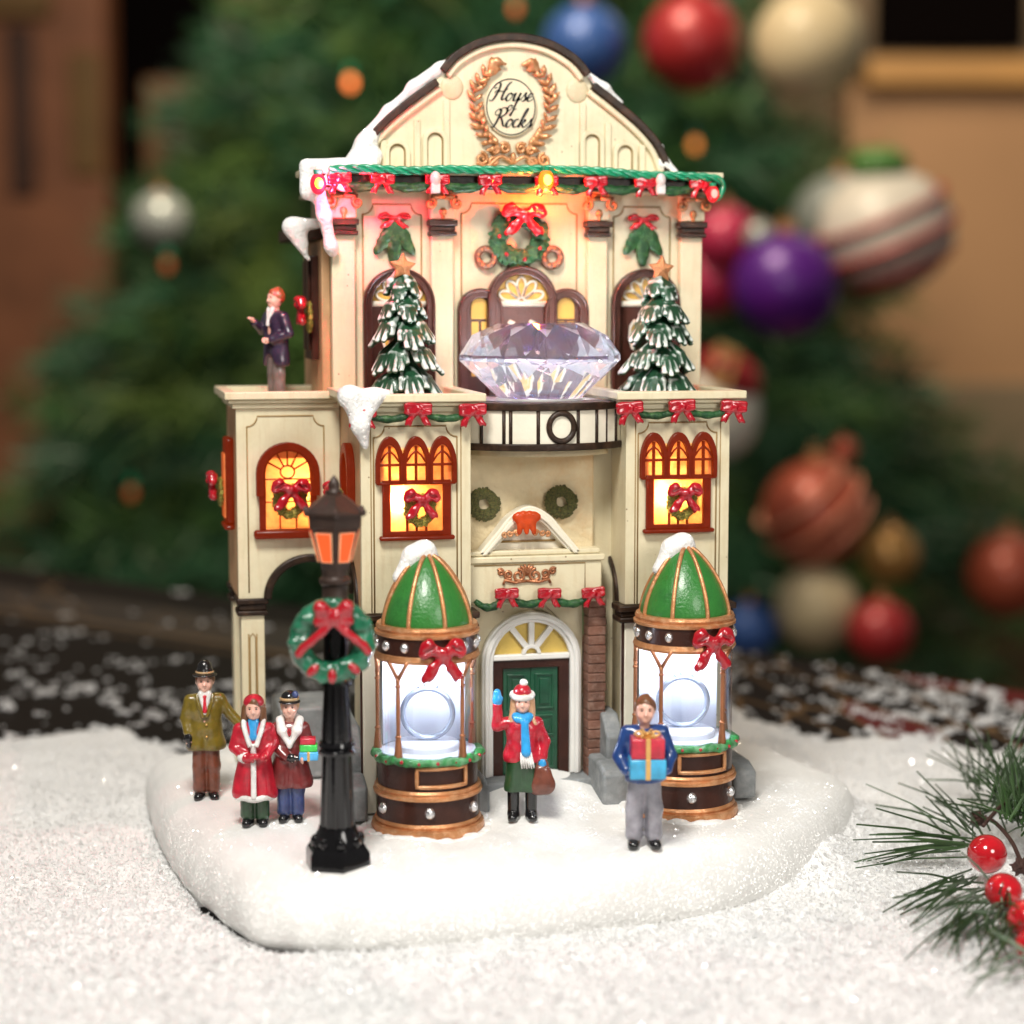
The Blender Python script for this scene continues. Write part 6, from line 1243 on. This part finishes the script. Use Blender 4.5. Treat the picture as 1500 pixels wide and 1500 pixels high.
slab('added_wall_panel', 1238, 1640, 560, 850, 180.4, 1, M('taupe_panel', (.26, .20, .125), .6, var=.08, scale=.06, bump=.05), parent=ft)  # added paler board standing in for the underlit wall behind
tv = slab('television', 1275, 1490, -90, 82, 186, 3, BLK, 'black television standing on the mantel shelf', 'television')
sb = slab('low_cabinet', 1240, 1640, 862, 1300, 160, 14, M('low_cabinet_wood', (.085, .045, .018), .55, var=.2, scale=.1, bump=.05), 'low brown wooden cabinet behind the right end of the table', 'cabinet')
# christmas tree: trunk, boughs of needles
tz = 128; tc = np.array([CP[0], CP[1], 0])+fwd*tz+rgt*((715-750)*tz/FP); k = tz/FP
ztop, zbot = CP[2]+(440+700)*k, CP[2]+(440-930)*k
CT = root('christmas_tree', 'large green Christmas tree out of focus behind the shop', 'tree', (tc[0], tc[1], FLZ))
MB().lathe([(0, FLZ), (1.3, FLZ), (.5, ztop), (0, ztop)], (tc[0], tc[1]), 12).build('trunk', [DKW], CT)
TREEG = M('tree_needles', (.050, .130, .034), .5, var=.7, scale=.12, bump=0, tint=(.17, .24, .045), tamt=.9, tscale=.09); TREEG2 = M('tree_needles_blue', (.034, .115, .054), .45, var=.6, scale=.2, bump=0)
r = np.random.default_rng(77); V_ = []; nbr = 1150
for i in range(nbr):
    t_ = r.random()**.75; z = zbot+4+(ztop-zbot)*(1-t_)*.92; Rm = 43*(1-(z-zbot)/(ztop-zbot))**1.25+2; an = r.uniform(math.pi*.0, 2*math.pi)
    d = np.append((rgt*math.cos(an)+fwd*.5*math.sin(an))[:2], r.uniform(-.35, .05)); L_ = Rm*r.uniform(.62, 1.05); b0 = np.array([tc[0], tc[1], z+2])
    for s in np.linspace(.35, 1, 11):
        c0 = b0+d*L_*s+np.array([0, 0, -2.0*s*s]); m_ = 22; e1 = d*.9+r.normal(size=(m_, 3))*.62; e1 /= np.linalg.norm(e1, axis=1)[:, None]; ln = r.uniform(1.8, 3.4, (m_, 1)); w = r.normal(size=(m_, 3)); w -= (w*e1).sum(1)[:, None]*e1; w /= np.linalg.norm(w, axis=1)[:, None]
        q = c0+r.normal(size=(m_, 3))*.4; V_.append(np.stack([q-w*.10, q+w*.10, q+e1*ln+w*.03, q+e1*ln-w*.03], 1))
V_ = np.concatenate(V_); nv = len(V_); half = nv//2; vv = V_.reshape(-1, 3)-ORG[CT]; ff = np.arange(nv*4).reshape(-1, 4)
put('needles', np_mesh('needles', vv[:half*4], ff[:half], [TREEG], False), CT, local=True); put('needles', np_mesh('needles', vv[half*4:], ff[:nv-half], [TREEG2], False), CT, local=True)
# baubles
def bauble(px, py, r_px, Z, mat, label, name='bauble', squash=1.0, group='baubles on and under the tree', stripes=None):
    p = Q(px, py, Z); R = r_px*Z/FP; t = root(name, label, 'bauble', p, group)
    MB().ell((0, 0, 0), (R, R, R*squash), nu=40, nv=26).build('ball', [mat], t, local=True, angle=180)
    MB().lathe([(0, R*squash*.97), (R*.18, R*squash*.97), (R*.18, R*squash*1.15), (0, R*squash*1.15)], n=14).tube([(R*.09*math.cos(a), 0, R*squash*1.2+R*.09*math.sin(a)) for a in np.linspace(0, 6.283, 12, endpoint=False)], R*.02, 6, True).build('cap', [GOLD], t, local=True)
    if stripes:
        m = MB()
        for tilt, zz0 in stripes[1]:
            rr_ = math.sqrt(max(.01, 1-zz0*zz0)); Rm_ = Matrix.Rotation(tilt, 3, 'Y')
            m.tube([np.array(Rm_@Vector((rr_*R*1.0*math.cos(a), rr_*R*1.0*math.sin(a), zz0*R))) for a in np.linspace(0, 6.283, 36, endpoint=False)], R*.11, 6, True, flat=.35)
        m.build('stripe', [stripes[0]], t, local=True, angle=180)
    return t
def bm_(n, c, rough=.42, metal=.2, coat=.6): return M(n, c, rough, metal, var=.1, scale=.3, bump=0, coat=coat*.4)
B_BLUE = bm_('bauble_blue', (.03, .09, .30)); B_RED = bm_('bauble_red', (.33, .018, .02)); B_CREAM = bm_('bauble_cream', (.50, .41, .25), .6, 0); B_PURPLE = bm_('bauble_purple', (.085, .006, .20)); B_WHITE = bm_('bauble_white', (.62, .58, .50), .5, 0); B_PINK = bm_('bauble_rose', (.42, .02, .07)); B_COP = bm_('bauble_copper', (.36, .07, .035), .45, .3); B_GOLDB = bm_('bauble_gold', (.50, .27, .08), .3, .5); B_SIL = bm_('bauble_silver', (.36, .39, .36), .3, .3); B_STR = bm_('stripe_red', (.40, .03, .03)); B_LT = bm_('stripe_light', (.75, .35, .22), .4, .2)
Zb = 100
bauble(856, 68, 62, Zb, B_BLUE, 'shiny blue bauble just right of the gable top'); bauble(1014, 62, 72, Zb-1, B_RED, 'large red bauble between the blue and the cream bauble'); bauble(1186, 66, 82, Zb, B_CREAM, 'large matt cream bauble at upper right')
bauble(1150, 418, 78, Zb-2, B_PURPLE, 'glossy purple bauble right of the upper facade'); bauble(1298, 338, 98, Zb, B_WHITE, 'white bauble with red stripes at right edge of the tree', squash=.92, stripes=(B_STR, ((-.42, .22), (-.42, -.2), (-.42, -.58))))
bauble(1062, 348, 48, Zb+2, B_PINK, 'rose red bauble half hidden behind the right end of the cornice'); bauble(1040, 410, 55, Zb+4, B_PINK, 'dark rose bauble left of the purple one behind the facade'); bauble(1112, 345, 22, Zb-2, B_SIL, 'tiny silver bauble above the purple one')
bauble(1194, 752, 78, Zb, B_COP, 'copper red bauble with pale slanting stripes', stripes=(B_LT, ((-.7, .45), (-.7, .0), (-.7, -.45)))); bauble(1302, 812, 44, Zb+6, B_GOLDB, 'gold orange bauble right of the striped copper one'); bauble(1478, 842, 62, Zb+8, B_COP, 'plain copper bauble at the right edge of the photo')
bauble(1196, 890, 62, Zb, B_CREAM, 'pale cream bauble resting low behind the table'); bauble(1098, 922, 42, Zb, B_BLUE, 'small blue bauble low behind the table'); bauble(1290, 925, 48, Zb-2, B_RED, 'small red bauble low behind the table'); bauble(235, 322, 42, Zb+4, B_SIL, 'silver bauble alone at left in the tree')
bauble(1236, 660, 20, Zb, B_COP, 'tiny copper bauble above the striped copper one'); bauble(1232, 318, 70, Zb+14, B_SIL, 'grey silver bauble behind the white striped one', squash=.9)
bauble(1288, 240, 44, Zb-1, bm_('bauble_lime', (.06, .18, .03), .6, 0), 'bright green knitted ball above the white striped bauble', squash=.55)
# round white ornament with red cap and gold square buckle, behind the right tower
p = Q(1052, 592, Zb-6); kk = (Zb-6)/FP; t = root('buckle_ornament', 'white round ornament with red band and gold square buckle behind the right tower', 'ornament', p, None, -TH)
MB().ell((0, 0, -10*kk), (62*kk, 50*kk, 72*kk), nu=32, nv=20).build('white_ball', [B_WHITE], t, local=True, angle=180)
MB().ell((14*kk, -6*kk, 44*kk), (52*kk, 52*kk, 34*kk), (0, .5, 0), 28, 16).build('red_band', [B_RED], t, local=True, angle=180)
MB().ring([(-24*kk, 34*kk), (-8*kk, 92*kk), (24*kk, 78*kk), (6*kk, 24*kk)], [(-14*kk, 44*kk), (-3*kk, 78*kk), (14*kk, 70*kk), (2*kk, 38*kk)], -66*kk, -58*kk).build('gold_buckle', [B_GOLDB], t, local=True, bevel=.05)
# tree lights
for i, (px, py, c, e) in enumerate(((513, 121, (1, .22, .05), 3), (1018, 212, (1, .30, .06), 1.2), (755, 12, (1, .20, .05), .8), (192, 722, (1, .2, .05), .25), (245, 388, (1, .22, .06), .35))):
    p = Q(px, py, Zb+2); t = root('fairy_light', ['glowing orange fairy light left of the gable', 'amber fairy light right of the gable', 'dim orange fairy light above the gable top', 'faint orange fairy light in the lower left boughs', 'faint orange fairy light under the silver bauble'][i], 'fairy light', p, 'fairy lights in the big tree')
    MB().ell((0, 0, 0), (.24, .24, .34), nu=14, nv=10).build('bulb', [lamp_mat('tree_light', c, e)], t, local=True, angle=180); MB().lathe([(0, .4), (.2, .4), (.2, .9), (0, .9)], n=10).build('socket', [ROPE], t, local=True)
